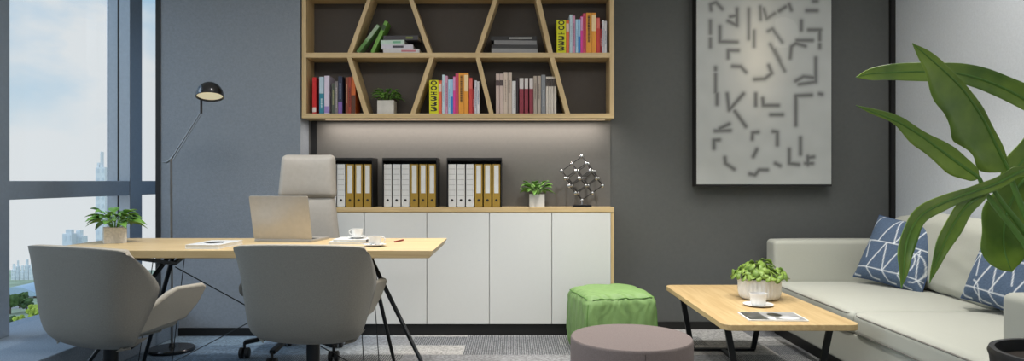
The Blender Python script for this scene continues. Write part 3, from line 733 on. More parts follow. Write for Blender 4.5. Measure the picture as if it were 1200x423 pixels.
# books under the cup
G = 'closed books under the small cup on the desk'
for k, (dz, rz, lab, m, s) in enumerate(((0, .04, 'white book lying under the small cup, lower of the two', M_paper, (.225, .20)), (.0135, -.05, 'dark spined thin book lying under the small cup, upper of the two', M_whbind, (.19, .17)))):
    t = thing('book', lab, 'book', (-.905 + .01 * k, 3.86, .75 + dz), rz, G)
    w2, d2 = s[0] / 2, s[1] / 2; bm = B(); box(bm, -w2, w2, -d2, d2, 0, .002); box(bm, -w2, w2, -d2, d2, .0105, .0125)
    obj('cover', bm, m, t)
    obj('pages', BX(-w2 + .003, w2 - .003, -d2 + .003, d2 - .003, .0021, .0104), M_paper, t)
    obj('spine', BX(w2, w2 + .002, -d2, d2, 0, .0125), M_rubber if k else m, t)
def cup(name_label, loc, r, h, sr, handle_dir, spoon=False, group=None, straight=False, slab=None):
    s = thing('saucer', slab, 'saucer', loc, 0, group and 'white saucers'); bm = B()
    lathe(bm, [(0, .003), (sr * .45, .003), (sr * .55, .002), (sr * .97, .009), (sr, .010), (sr, .012), (sr * .95, .012), (sr * .55, .0055), (0, .005)], 40)
    obj('dish', bm, M_porc, s, smooth=True)
    bm = B(); lathe(bm, [(0, 0), (sr * .5, 0), (sr * .5, .0022), (0, .0022)], 32); obj('foot', bm, M_porc, s)
    c = thing('cup', name_label, 'cup', (loc[0], loc[1], loc[2] + .0055), handle_dir, group)
    p = [(0, 0), (r * .55, 0), (r * .62, .004), (r * .85, h * .3), (r * .97, h * .75), (r, h), (r * .94, h), (r * .9, h * .72), (r * .78, h * .3), (0, .006)]
    if straight: p = [(0, 0), (r * .7, 0), (r * .78, .004), (r * .88, h * .4), (r * .98, h * .72), (r, h * .75), (r, h), (r * .93, h), (r * .9, h * .7), (r * .7, .01), (0, .006)]
    bm = B(); lathe(bm, p, 40); obj('bowl', bm, M_porc, c, smooth=True)
    bm = B(); lathe(bm, [(0, h * .8), (r * .9, h * .8)], 32); obj('coffee', bm, M_coffee, c)
    bm = B(); tube(bm, [(r * .9, 0, h * .82), (r * 1.3, 0, h * .86), (r * 1.5, 0, h * .62), (r * 1.3, 0, h * .36), (r * .86, 0, h * .3)], .0035, 8); obj('handle', bm, M_porc, c, smooth=True)
    if spoon:
        u = thing('teaspoon', 'steel teaspoon resting on the saucer of the larger desk cup', 'spoon', (loc[0], loc[1], loc[2] + .0135), 0)
        bm = B(); tube(bm, [(-.062, -.018, 0), (-.045, -.03, .0), (-.01, -.045, .001)], .0018, 6); obj('handle', bm, M_chrome, u, smooth=True)
        bm = B(); bmesh.ops.create_uvsphere(bm, u_segments=12, v_segments=8, radius=1, matrix=Matrix.Translation((.003, -.049, .001)) @ Matrix.Diagonal((.015, .009, .003, 1))); obj('bowl', bm, M_chrome, u, smooth=True)
    return c
G = 'white coffee cups'
cup('white coffee cup with handle at right, nearest the desk end', (-.735, 3.66, .75), .037, .05, .060, 0, True, G, slab='white saucer under the larger cup near the desk end')
cup('small white coffee cup standing on the books beside the laptop', (-.875, 3.86, .7765), .031, .048, .052, PI, False, G, slab='small white saucer on the books beside the laptop')
t = thing('pen', 'short dark red pen lying at the right end of the desk', 'pen', (-.65, 3.95, .7545))
bm = B(); tube(bm, [(-.018, -.07, 0), (.012, .05, 0)], .0045, 8); obj('barrel', bm, mat('red_pen', (128, 38, 26), .4), t, smooth=True)
bm = B(); tube(bm, [(.012, .05, 0), (.0145, .06, 0)], [.0042, .001], 8); obj('tip', bm, M_rubber, t)

# ------------------------------------------------------------------ shell chairs in front of the desk
def shell_chair(label, loc, rz):
    t = thing('shell_chair', label, 'chair', loc, rz, 'taupe shell chairs at the desk')
    bm = B(); rows = []
    zs = [.355, .363, .39, .46, .54, .60, .64, .70, .76, .80, .813]
    NU = 16
    for z in zs:
        q = (z - .365) / .448
        wb = .246 + .052 * min(1, q * 1.05)
        if q < .05: wb *= .94 + 1.2 * q
        ye = .085 + .09 * max(0, min(1, (z - .40) / .22)) if z < .62 else .175 - .17 * ((z - .62) / .19)
        xe = wb + (.005 + .018 * (1 - abs(z - .62) / .25))
        yb = -.03 - .035 * q + (.055 * (1 - q / .12) ** 2 if q < .12 else 0)
        r_ = []
        for i in range(NU + 1):
            u = -1 + 2 * i / NU; a = abs(u); s = 1 if u > 0 else -1
            if a <= .78:
                k = a / .78; x = wb * k; y = yb + .035 * k ** 2.2 + .02 * k ** 8
            else:
                k = (a - .78) / .22; x = wb + (xe - wb) * k; y0 = yb + .055; y = y0 + (ye - y0) * k
            zz_ = z - .022 * (a ** 3) * max(0, (q - .8) / .2)
            if q < .15: zz_ += .014 * a * a
            r_.append(bm.verts.new((s * x, y, zz_)))
        rows.append(r_)
    for a, b in zip(rows, rows[1:]):
        for i in range(NU): bm.faces.new((a[i], a[i + 1], b[i + 1], b[i]))
    o_ = obj('back_shell', bm, M_chair, t, smooth=True, angle=0, subsurf=1, solid=.032)
    o_.data.materials.append(M_chairin); o_.modifiers['t'].material_offset_rim = 1; o_.modifiers['t'].use_even_offset = True
    for s in (-1, 1):
        bm = B()
        bl = [Vector((.185 * s, .0, .372)), Vector((.235 * s, .375, .43)), Vector((.262 * s, .43, .50)), Vector((.285 * s, .462, .578)), Vector((.285 * s, .44, .594)), Vector((.275 * s, .30, .594)), Vector((.262 * s, .255, .575)), Vector((.235 * s, .16, .505)), Vector((.20 * s, .05, .42))]
        prism(bm, bl, Vector((-.03 * s, .004, .006)))
        obj('armrest', bm, M_chairin, t, bevel=.011, smooth=True, angle=60)
    bm = B(); rbox(bm, (0, .205, .425), (.36, .38, .07), .03, (0, 0, .012), 3, 6); obj('seat', bm, M_chairin, t, smooth=True)
    bm = B(); rbox(bm, (0, .18, .383), (.28, .30, .03), .012, seg=2, inner=3); obj('seat_pan', bm, M_chair, t, smooth=True)
    bm = B(); tube(bm, [(0, .16, .06), (0, .16, .365)], .032, 20); obj('column', bm, M_blackmetal, t, smooth=True)
    for k in range(4):
        a = math.radians(45 + 90 * k)
        bm = B(); tube(bm, [(.02 * math.cos(a), .16 + .02 * math.sin(a), .08), (.29 * math.cos(a), .16 + .29 * math.sin(a), .0075)], [.015, .0075], 10); obj('leg', bm, M_blackmetal, t, smooth=True)
    return t
shell_chair('taupe shell chair at the left front of the desk, turned to show its right armrest', (-1.945, 3.06, 0), math.radians(-22))
shell_chair('taupe shell chair seen squarely from behind, in front of the laptop', (-.972, 3.13, 0), math.radians(-5))

# ------------------------------------------------------------------ swivel chair behind the desk
t = thing('swivel_chair', 'tall light grey executive swivel chair with headrest behind the desk', 'chair', (-1.36, 4.29, 0), math.radians(3))
def tap(z0, w0, z1, w1, lean=0):
    def f(p):
        k = (p.z) ; return p
    return f
bm = B(); rbox(bm, (.045, .17, 1.128), (.355, .085, .285), .035, (0, .02, .0), 4, 8, warp=lambda p: (p.x * (1 - .10 * (p.z / .285 + .5) + .05), p.y + (.03 * (p.x / .17) ** 2 * -1) + p.z * .12, p.z)); obj('headrest', bm, M_exec, t, smooth=True)
bm = B(); rbox(bm, (.045, .14, .745), (.41, .075, .52), .035, (0, .025, 0), 4, 10, warp=lambda p: (p.x * (1.0 - .34 * (p.z / .52)), p.y - .03 * (p.x / .2) ** 2 + p.z * .10, p.z)); obj('backrest', bm, M_exec, t, smooth=True)
bm = B(); rbox(bm, (0, -.08, .47), (.50, .50, .09), .04, (0, 0, .015), 4, 8); obj('seat', bm, M_exec, t, smooth=True)
bm = B(); tube(bm, [(0, 0, .10), (0, 0, .42)], .024, 16); obj('gas_column', bm, M_blackmetal, t, smooth=True)
bm = B(); box(bm, -.02, .02, .0, .19, .41, .43); box(bm, -.02, .02, .17, .19, .41, .6); obj('back_bracket', bm, M_blackmetal, t)
for k in range(5):
    a = math.radians(259 + 72 * k); R = .305; c_, s_ = math.cos(a), math.sin(a)
    bm = B(); bar(bm, (.02 * c_, .02 * s_, .15), (R * c_, R * s_, .098), .036, .026); obj('base_arm', bm, M_blackmetal, t, bevel=.006)
    bm = B()
    for q in (-.018, .018):
        b2 = B(); lathe(b2, [(0, -.009), (.026, -.013), (.033, -.009), (.033, .009), (.026, .013), (0, .009)], 20); rigid(b2, (R * c_ + q, R * s_, .0335), ry=PI / 2)
        m2 = bpy.data.meshes.new('w'); b2.to_mesh(m2); b2.free(); bm.from_mesh(m2)
    tube(bm, [(R * c_, R * s_, .03), (R * c_, R * s_, .1)], .009, 8)
    obj('caster', bm, M_rubber, t, smooth=True)

# ------------------------------------------------------------------ floor lamp
yl = 4.42; xl = (201.5 - 600) * yl / F
t = thing('floor_lamp', 'slim steel floor lamp with dark dome shade on an angled arm, by the window', 'lamp', (xl, yl, 0))
bm = B(); lathe(bm, [(0, 0), (.138, 0), (.14, .004), (.14, .016), (.134, .022), (.02, .026), (.014, .05), (0, .05)], 48); obj('base', bm, M_dkchrome, t, smooth=True)
def LP(px, py, d=yl): return P(px, py, d) - Vector((xl, yl, 0))
bm = B(); tube(bm, [(0, 0, .03), LP(200.3, 186)], .0085, 12); obj('pole', bm, M_pole, t, smooth=True)
bm = B(); tube(bm, [LP(190.5, 190), LP(195, 190.3), LP(200, 187), LP(203, 183)], [.004, .007, .008, .006], 8); obj('joint_lever', bm, M_pole, t, smooth=True)
bm = B(); tube(bm, [LP(201, 186), LP(235.5, 131)], .0045, 8); tube(bm, [LP(202.6, 188, 4.40), LP(236.6, 133, 4.40)], .003, 8); obj('arm', bm, M_pole, t, smooth=True)
bm = B(); tube(bm, [LP(235.8, 133), LP(235.8, 115)], .0075, 10); obj('swivel_pin', bm, M_dkchrome, t, smooth=True)
bm = B(); n = 36; R = .083
prof = [(R * math.sin(a), R * math.cos(a) * 1.12) for a in [PI / 2 * k / 10 for k in range(11)]] + [(R * 1.03, -.006), (R * .985, -.008), (R * .96, 0)] + [(R * .95 * math.sin(a), R * 1.06 * math.cos(a)) for a in [PI / 2 * k / 10 for k in range(10, -1, -1)]]
lathe(bm, prof, n)
tilt = Matrix.Translation(LP(246, 112.5, 4.36)) @ Matrix.Rotation(math.radians(-6), 4, 'Y') @ Matrix.Rotation(math.radians(-14), 4, 'X')
bm.transform(tilt); sd = obj('lamp_shade', bm, M_dkchrome, t, smooth=True)
bm = B(); lathe(bm, [(0, .004), (R * .93, .004), (R * .93, .008), (0, .008)], 36); bm.transform(tilt); obj('diffuser', bm, mat('lamp_diffuser', (214, 206, 178), .6, emit=((240, 228, 190), .45)), sd)['label'] = 'cream diffuser disc inside the dark shade'

# ------------------------------------------------------------------ pouf and ottoman
PX, PYc, PW, PH = .645, 4.47, .465, .37
t = thing('pouf', 'green square fabric pouf with seamed edges behind the round brown ottoman', 'pouf', (PX, PYc, 0), math.radians(11))
def pwarp(p):
    q = Vector((p.x / (PW / 2), p.y / (PW / 2), p.z / (PH / 2)))
    wr = 0
    for k, (fx, fz) in enumerate(((9, 2.5), (17, 4), (26, 3))):
        wr += math.sin(q.x * fx + q.y * fx * 1.1 + q.z * fz * (1 if k % 2 else -1) + k * 2 + 1.5 * noise.noise(q * 1.4)) * (.0045, .0035, .002)[k]
    sd_ = math.atan2(q.y, q.x) * 1.0; g = 0
    if abs(q.z) < .97: g = math.sin(sd_ * 30 + 7 * noise.noise(q * 2)) * .0028 * max(0, (abs(q.z) - .2) / .8) ** 1.2 * (1 if abs(q.z) < .93 else .2)
    e_ = max(abs(q.x), abs(q.y), abs(q.z)); m2 = sorted([abs(q.x), abs(q.y), abs(q.z)])[1]
    wr = wr * (.35 + .65 * m2 ** 2) + g
    nrm = Vector((q.x ** 3, q.y ** 3, q.z ** 3)).normalized()
    b_ = 1 + .035 * (1 - q.z ** 2)
    return Vector((p.x * b_, p.y * b_, p.z)) + nrm * wr
bm = B(); rbox(bm, (0, 0, PH / 2 + .004), (PW, PW, PH), .045, (0, 0, .03), 5, 56, warp=pwarp); obj('cushion', bm, M_green, t, smooth=True, angle=0)
bm = B()
def sp_(x, y, z):
    p = pwarp(Vector((x, y, z))); return p + Vector((0, 0, PH / 2 + .004))
k0 = PW / 2 - .010; kz = PH / 2 - .008
def edgeline(a, b, n=26): tube(bm, [sp_(*(Vector(a).lerp(Vector(b), i / n))) for i in range(n + 1)], .0034, 6)
for zq in (kz, -kz):
    c4 = [(-k0, -k0, zq), (k0, -k0, zq), (k0, k0, zq), (-k0, k0, zq)]
    cc = [Vector(c) * .965 if 0 else Vector((c[0] * .96, c[1] * .96, c[2])) for c in c4]
    for i in range(4):
        a, b = Vector(c4[i]), Vector(c4[(i + 1) % 4]); u = (b - a).normalized() * .03
        edgeline(a + u, b - u)
for x_, y_ in ((-1, -1), (1, -1), (1, 1), (-1, 1)):
    edgeline((x_ * k0 * .985, y_ * k0 * .985, -kz + .03), (x_ * k0 * .985, y_ * k0 * .985, kz - .03))
obj('seam', bm, M_greendk, t, smooth=True)

oc = Vector((.548, 3.14, 0)); OR, OH = .278, .385
t = thing('ottoman', 'round brown felt ottoman in front of the green pouf', 'ottoman', oc)
bm = B(); prof = [(0, .01), (OR * .98, .01), (OR, .02), (OR * 1.004, OH * .5), (OR, OH - .012), (OR * .994, OH - .004), (OR * .98, OH)] + [(OR * .98 * (1 - k / 10), OH + .007 * math.sin(PI / 2 * k / 10)) for k in range(1, 11)]
lathe(bm, prof, 72); obj('cushion', bm, M_brown, t, smooth=True)
bm = B()
tube(bm, [(.012, -OR * 1.003, .02), (.012, -OR * 1.006, OH * .5), (.012, -OR * 1.002, OH - .014)], .0022, 6); obj('seam', bm, mat('ottoman_seam', (78, 68, 66), .9), t)
bm = B(); lathe(bm, [(0, 0), (OR * .9, 0), (OR * .9, .0099), (0, .0099)], 48); obj('foot_ring', bm, M_black, t)

# ------------------------------------------------------------------ coffee table
TX0, TX1, TY0, TY1, TZ = 1.030, 1.705, 3.32, 4.60, .40
t = thing('coffee_table', 'low light oak coffee table with rounded corners and black steel frame legs', 'table', ((TX0 + TX1) / 2, (TY0 + TY1) / 2, 0))
bm = B(); prism(bm, [Vector(((TX0 + TX1) / 2 + x, (TY0 + TY1) / 2 + y, TZ - .03)) for x, y in rpoly(TX1 - TX0, TY1 - TY0, .055, 8)], (0, 0, .03)); obj('table_top', bm, OAKY, t, world=True, bevel=.003)
for yy in (3.50, 4.42):
    bm = B(); w_ = .032
    bar(bm, (1.10, yy, TZ - .03), (1.165, yy, .012), w_, .014); obj('leg', bm, M_blackmetal, t, world=True)
    bm = B(); bar(bm, (1.635, yy, TZ - .03), (1.56, yy, .012), w_, .014); obj('leg', bm, M_blackmetal, t, world=True)
    bm = B(); bar(bm, (1.158, yy, .009), (1.567, yy, .009), w_, .016); obj('foot_bar', bm, M_blackmetal, t, world=True)
    bm = B(); bar(bm, (1.09, yy, TZ - .036), (1.645, yy, TZ - .036), w_, .01); obj('top_bar', bm, M_blackmetal, t, world=True)
bm = B(); bar(bm, (1.3625, 3.51, .009), (1.3625, 4.41, .009), w_, .014); obj('stretcher', bm, M_blackmetal, t, world=True)
# planter bowl
pd = 4.06; pc = Vector(((890 - 600) * pd / F, pd, TZ)); t = thing('potted_succulent', 'yellow green leafy plant in a ribbed white bowl on the coffee table', 'plant', pc)
bm = B(); n = 160; R = .124; H = .125; rings = []
for j, (rr, z, rib) in enumerate(((.66, 0, 0), (.80, .004, 0), (.90, .012, .3), (.97, .028, 1), (1, .05, 1), (1, .098, 1), (1, .106, 0), (1, .125, 0), (.94, .125, 0), (.93, .10, 0))):
    rings.append([bm.verts.new((R * (rr - .05 * rib * (.5 + .5 * math.cos(k * 2 * PI / 5))) * math.cos(2 * PI * k / n), R * (rr - .05 * rib * (.5 + .5 * math.cos(k * 2 * PI / 5))) * math.sin(2 * PI * k / n), z)) for k in range(n)])
for a, b in zip(rings, rings[1:]):
    for k in range(n): bm.faces.new((a[k], a[(k + 1) % n], b[(k + 1) % n], b[k]))
bm.faces.new(rings[0][::-1]); obj('bowl', bm, M_matte, t, smooth=True)
bm = B(); lathe(bm, [(0, .112), (R * .6, .11), (R * .93, .1)], 32); obj('soil', bm, M_soil, t)
bm = B(); sb = B(); r = random.Random(5)
for i in range(135):
    a = i * 2.39996; q = math.sqrt((i + .5) / 135); Rr = R * 1.28 * q
    dome = .095 * (1 - q ** 2.2)
    p = Vector((Rr * math.cos(a), Rr * math.sin(a), .122 + dome * r.uniform(.35, 1.05) + .018 * r.random()))
    out = Vector((math.cos(a) * q, math.sin(a) * q, .55 + r.uniform(-.3, .5))).normalized()
    out = (out + Vector((r.uniform(-.6, .6), r.uniform(-.6, .6), r.uniform(-.2, .4)))).normalized()
    tg = out.cross(Vector((r.uniform(-1, 1), r.uniform(-1, 1), r.uniform(-1, 1)))).normalized(); sd_ = out.cross(tg)
    Lf = r.uniform(.017, .027); Wf = Lf * r.uniform(.65, .85)
    vs_ = [bm.verts.new(p + tg * Lf * math.cos(x) + sd_ * Wf * math.sin(x) * (1 - .2 * math.cos(x)) + out * (.003 * math.cos(2 * x))) for x in [2 * PI * k / 10 for k in range(10)]]
    c = bm.verts.new(p - out * .002)
    for k in range(10): bm.faces.new((vs_[k], vs_[(k + 1) % 10], c))
    if i % 2 == 0: tube(sb, [Vector((p.x * .5, p.y * .5, .105)), Vector((p.x * .8, p.y * .8, (p.z + .1) / 2)), p], .0014, 4)
obj('foliage', bm, M_leafyel, t, smooth=True, angle=0, solid=.0018, fix=False); obj('stems', sb, M_stem, t)
cd = 3.83; cup('white flared coffee cup on its saucer in the middle of the coffee table', ((888.5 - 600) * cd / F, cd, TZ), .049, .066, .082, math.radians(70), False, G, True, slab='round white saucer on the low coffee table')
# magazine
t = thing('magazine', 'magazine with a black and white cover photo on the coffee table', 'magazine', (1.335, 3.505, TZ), math.radians(-3))
obj('pages', BX(-.147, .147, -.105, .105, .0, .007), M_paper, t, bevel=.001)
bm = B(); lay = bm.loops.layers.float_color.new('Col'); NX = NY = 48; vv = []
for j in range(NY + 1):
    vv.append([bm.verts.new((-.140 + .28 * i / NX, -.098 + .196 * j / NY, .0074)) for i in range(NX + 1)])
def magcol(x, y):
    a = 150
    if x < -.045: a = 62 + 18 * noise.noise(Vector((x * 40, y * 40, 1)))
    a += 30 * noise.noise(Vector((x * 22, y * 22, 4)))
    if math.hypot((x - .02) / .035, (y - .03) / .05) < 1: a = 36
    if math.hypot((x - .07) / .05, (y + .05) / .035) < 1: a = 205
    if math.hypot((x + .02) / .02, (y + .06) / .03) < 1: a = 210
    return lin((max(0, a),) * 3)
for j in range(NY):
    for i in range(NX):
        f = bm.faces.new((vv[j][i], vv[j][i + 1], vv[j + 1][i + 1], vv[j + 1][i]))
        for l in f.loops: l[lay] = (*magcol(l.vert.co.x, l.vert.co.y), 1)
obj('cover_photo', bm, colmat('cover_photo', .35), t, fix=False)

# ------------------------------------------------------------------ sofa
SX0, SX1, SY0, SY1 = 1.85, 2.81, 2.42, 4.98
t = thing('sofa', 'long cream fabric sofa with block arms along the right wall', 'sofa', ((SX0 + SX1) / 2, (SY0 + SY1) / 2, 0))
def so(name, c, s, r_, puff=(0, 0, 0), warp=None, m=None, inner=10):
    bm = B(); rbox(bm, c, s, r_, puff, 4, inner, warp); return obj(name, bm, m or M_sofa, t, world=True, smooth=True, angle=0)
aw = .17
so('armrest', ((SX0 + SX1) / 2, SY1 - aw / 2, .38), (SX1 - SX0, aw, .60), .03, (.0, .006, .006))
so('armrest', ((SX0 + SX1) / 2, SY0 + aw / 2, .38), (SX1 - SX0, aw, .60), .03, (.0, .006, .006))
ys0, ys1 = SY0 + aw, SY1 - aw
so('base', ((SX0 + SX1) / 2 - .0, (ys0 + ys1) / 2, .175), (SX1 - SX0 - .02, ys1 - ys0, .19), .015)
so('back_frame', (SX1 - .035, (ys0 + ys1) / 2, .44), (.07, ys1 - ys0, .66), .03)
bm = B(); box(bm, SX0 + .05, SX1 - .02, SY0 + .05, SY1 - .04, 0, .082); obj('plinth', bm, M_black, t, world=True)
ym = (ys0 + ys1) / 2
for a, b in ((ys0, ym), (ym, ys1)):
    cxx, sxx = (SX0 + SX1 - .07) / 2 - .005, SX1 - .07 - SX0 + .01
    c = so('seat_cushion', (cxx, (a + b) / 2, .330), (sxx, b - a - .004, .125), .035, (.0, 0, .022), inner=12)
    bm = B(); z_ = .375
    x0, x1, y0, y1 = cxx - sxx / 2 + .004, cxx + sxx / 2 - .02, a + .006, b - .006
    lp = [(x1, y0), (x0 + .03, y0), (x0 + .006, y0 + .025), (x0, y0 + .06), (x0, y1 - .06), (x0 + .006, y1 - .025), (x0 + .03, y1), (x1, y1)]
    tube(bm, [(x, y, z_) for x, y in lp], .0045, 6); tube(bm, [(x + .002, y, .285) for x, y in lp], .0045, 6)
    pc_ = obj('piping', bm, M_sofadark, c, smooth=True); pc_.data.transform(world_of(t).inverted())
def bwarp(seed):
    def f(p):
        q = Vector((p.x * 8, p.y * 8, p.z * 8 + seed)); n_ = noise.noise(q) * .010 + noise.noise(q * 2.3) * .005
        lean = -.10 * (p.z - .05)
        return (p.x + n_ - lean, p.y + n_ * .6, p.z + .016 * math.cos(p.y * 5) + n_ * .5)
    return f
for k, (a, b) in enumerate(((ys0, ym), (ym, ys1 - .03))):
    so('back_cushion', (2.685, (a + b) / 2, .635), (.13, b - a - .01, .46), .06, (.022, .0, .012), warp=bwarp(k * 9.0), inner=18)
bm = B(); box(bm, SX0 + .012, SX0 + .016, SY0 + .012, SY0 + aw, .1, .66)
bm.free()

# ------------------------------------------------------------------ patterned pillows
def pat_lines(seed, flip=False):
    s = []
    r = random.Random(seed)
    for v in (.15, .56): s.append((0, v, 1, v + .02))
    for i in range(5):
        x = -.05 + i * .25 + r.uniform(-.03, .03)
        s.append((x, .16, x + .17, .57)); s.append((x + .17, .57, x + .24, .16 if i % 2 else .3))
        s.append((x + .03, .57, x + .2, 1.0))
        if i % 2: s.append((x + .2, 1.0, x + .27, .58))
        s.append((x, .15, x + .1, .03)); s.append((x + .1, .03, x + .2, .02))
    arcs = [(.72, .36, .13, .17), (.84, .30, .15, .2)] if not flip else [(.2, .1, .1, .14)]
    for cx, cy, rx, ry in arcs:
        pr = None
        for q in range(9):
            a = -PI / 2 + PI * q / 8; p_ = (cx + rx * math.cos(a), cy + ry * math.sin(a))
            if pr: s.append((*pr, *p_))
            pr = p_
    return s
M_pillow = colmat('blue_woven_print', .85, bump=.4, bscale=500)
def pillow(label, M4, lines, W=.46, H=.46):
    t = thing('throw_pillow', label, 'pillow', M4.to_translation(), 0, 'blue patterned throw pillows'); t.rotation_euler = M4.to_euler()
    bm = B(); lay = bm.loops.layers.float_color.new('Col'); n = 90
    def pos(u, v, s):
        x, z = 2 * u - 1, 2 * v - 1
        pin = 1 - .06 * (1 - x * x) * z * z - 0
        xx = W / 2 * x * (1 - .07 * (1 - z * z) ** 1 * 0 - .05 * (1 - abs(x)) * 0) * (1 - .06 * (1 - z * z) * abs(x) ** 3); zz2 = H / 2 * z * (1 - .06 * (1 - x * x) * abs(z) ** 3)
        th = .085 * ((1 - x ** 4) * (1 - z ** 4)) ** .6
        w_ = .004 * noise.noise(Vector((x * 3, z * 3, s * 5)))
        return Vector((xx, s * (th + w_ * (th / .085)), zz2 + H / 2))
    cache = {}
    def colf(u, v):
        if (u, v) in cache: return cache[(u, v)]
        d_ = min(segd(u, v, s) for s in lines); k = 1 / (1 + math.exp((d_ - .0058) / .0018))
        nz_ = .85 + .3 * noise.noise(Vector((u * 60, v * 60, 0)))
        b_ = lin((78, 97, 122)); wv = lin((222, 226, 228)); c_ = tuple(b_[i] * nz_ * (1 - k) + wv[i] * k for i in range(3)) + (1,)
        cache[(u, v)] = c_; return c_
    for s in (-1, 1):
        g = [[bm.verts.new(pos(i / n, j / n, s)) for i in range(n + 1)] for j in range(n + 1)]
        for j in range(n):
            for i in range(n):
                ids = ((j, i), (j, i + 1), (j + 1, i + 1), (j + 1, i)); 
                if s > 0: ids = ids[::-1]
                f = bm.faces.new([g[a][b] for a, b in ids])
                for l, (a, b) in zip(f.loops, ids): l[lay] = colf(b / n, a / n) if s < 0 else (*lin((78, 97, 122)), 1)
    bmesh.ops.remove_doubles(bm, verts=bm.verts, dist=1e-5)
    obj('cover', bm, M_pillow, t, smooth=True, angle=0, fix=False)
    bm = B(); e_ = [pos(u, 0, 0) for u in [i / 20 for i in range(21)]] + [pos(1, v, 0) for v in [i / 20 for i in range(1, 21)]] + [pos(1 - u, 1, 0) for u in [i / 20 for i in range(1, 21)]] + [pos(0, 1 - v, 0) for v in [i / 20 for i in range(1, 21)]]
    tube(bm, e_, .004, 6); obj('edge_piping', bm, mat('pillow_edge', (50, 70, 102), .8), t, smooth=True)
    return t
def place(bl, br, lean, roll=0):
    bl = Vector(bl); br = Vector(br); X = (br - bl).normalized(); c = (bl + br) / 2
    up = Vector((0, 0, 1)); Y = up.cross(X).normalized()       # points away from the viewer
    Zv = (up * math.cos(lean) + Y * math.sin(lean)).normalized(); Yv = Zv.cross(X).normalized()
    M_ = Matrix((X, Yv, Zv)).transposed().to_4x4(); M_.translation = c
    return M_ @ Matrix.Rotation(roll, 4, 'Y')
pillow('blue pillow with white line pattern, at the far end of the sofa', place((2.30, 4.62, .425), (2.545, 4.23, .42), math.radians(25), math.radians(8)), pat_lines(1))
pillow('blue pillow with white line pattern, near end of the sofa behind the drooping leaves', place((2.465, 3.76, .43), (2.59, 3.32, .42), math.radians(19), math.radians(7)), pat_lines(2, True))

# ------------------------------------------------------------------ big leafy plant at the right front
pb = Vector((1.66, 2.02, 0)); t = thing('potted_banana_plant', 'large plant with long arching green leaves in a black pot beside the near sofa arm', 'plant', pb)
bm = B(); lathe(bm, [(0, 0), (.15, 0), (.155, .01), (.205, .56), (.21, .575), (.205, .588), (.19, .588), (.185, .55), (0, .54)], 48); obj('pot', bm, M_rubber, t, smooth=True)
bm = B(); lathe(bm, [(0, .556), (.1, .554), (.184, .551)], 32); obj('soil', bm, M_soil, t)
def bleaf(pts, mid=.5, wave=.05, fold=.18, flip=1, pet=None, mname=None):
    """pts: (px, py, depth, half-width px to the left, to the right)"""
    fine = []
    n = len(pts); K = 7
    def cr(a, b, c, d_, t_): return .5 * ((2 * b) + (-a + c) * t_ + (2 * a - 5 * b + 4 * c - d_) * t_ * t_ + (-a + 3 * b - 3 * c + d_) * t_ ** 3)
    for i in range(n - 1):
        q = [pts[max(0, i - 1)], pts[i], pts[i + 1], pts[min(n - 1, i + 2)]]
        for k in range(K + (1 if i == n - 2 else 0)):
            t_ = k / K; fine.append([cr(*[p_[j] for p_ in q], t_) for j in range(5)])
    bm = B(); prev = None; rib = []
    m_ = len(fine)
    for i, (px, py, d_, wl, wr) in enumerate(fine):
        a = fine[max(0, i - 1)]; b = fine[min(m_ - 1, i + 1)]
        tx, ty = b[0] - a[0], b[1] - a[1]; l = math.hypot(tx, ty) or 1; nx, ny = -ty / l, tx / l
        c = P(px, py, d_) - pb; sv = Vector((nx, 0, -ny)); sc = d_ / F; wl = max(wl, 0); wr = max(wr, 0)
        row_ = []
        for k, u in enumerate((-1, -.75, -.5, -.25, 0, .25, .5, .75, 1)):
            w_ = (wl if u < 0 else wr) * sc; wob = 1 + wave * math.sin(i * .42 + (2 if u < 0 else 0)) * u * u
            tw = wave * .5 * w_ * math.sin(i * .55 + u * 3) * abs(u)
            off = sv * (u * w_ * wob) + Vector((0, -fold * w_ * flip * abs(u) ** 1.6 - tw, .05 * w_ * abs(u)))
            row_.append(bm.verts.new(c + off))
        if prev:
            for k in range(8): bm.faces.new((prev[k], prev[k + 1], row_[k + 1], row_[k]))
        prev = row_; rib.append((c, d_))
    lf = obj('leaf', bm, M_leafbig, t, smooth=True, angle=0, solid=.0022, fix=True)
    bm = B(); rr = [.0012 + .0042 * (i / (m_ - 1)) for i in range(m_)]
    path = [c + Vector((0, -.0015, 0)) for c, _ in rib]
    tube(bm, path, rr, 7); obj('midrib', bm, M_stem, lf, smooth=True)
    if pet:
        bm = B(); pp = [path[-1]] + [P(a, b, c) - pb for a, b, c in pet] + [Vector((rnd.uniform(-.03, .03), rnd.uniform(-.03, .03), .555))]
        f2 = []
        for i in range(len(pp) - 1):
            q = [pp[max(0, i - 1)], pp[i], pp[i + 1], pp[min(len(pp) - 1, i + 2)]]
            for k in range(6): f2.append(Vector([cr(*[v[j] for v in q], k / 6) for j in range(3)]))
        f2.append(pp[-1]); tube(bm, f2, [.0055 + .006 * i / len(f2) for i in range(len(f2))], 10); obj('petiole', bm, M_stem, lf, smooth=True)
q1 = lambda x, y: (1000 + x / 2.49, 40 + y / 2.49)
q2 = lambda x, y: (1000 + x / 2.49, 180 + y / 2.49)
# upper broad leaf
bleaf([(*q1(172, 27), 1.86, 0, 0), (*q1(212, 62), 1.87, 6, 12), (*q1(262, 106), 1.89, 6, 31), (*q1(312, 154), 1.92, 6, 40), (*q1(352, 208), 1.95, 6, 46), (*q1(385, 262), 1.98, 6, 47), (*q1(412, 318), 2.0, 6, 40), (*q1(436, 366), 2.01, 5, 31), (*q1(452, 396), 2.01, 1, 8)],
      wave=.08, fold=.25, pet=[(1190, 224, 2.0), (1216, 290, 2.0)])
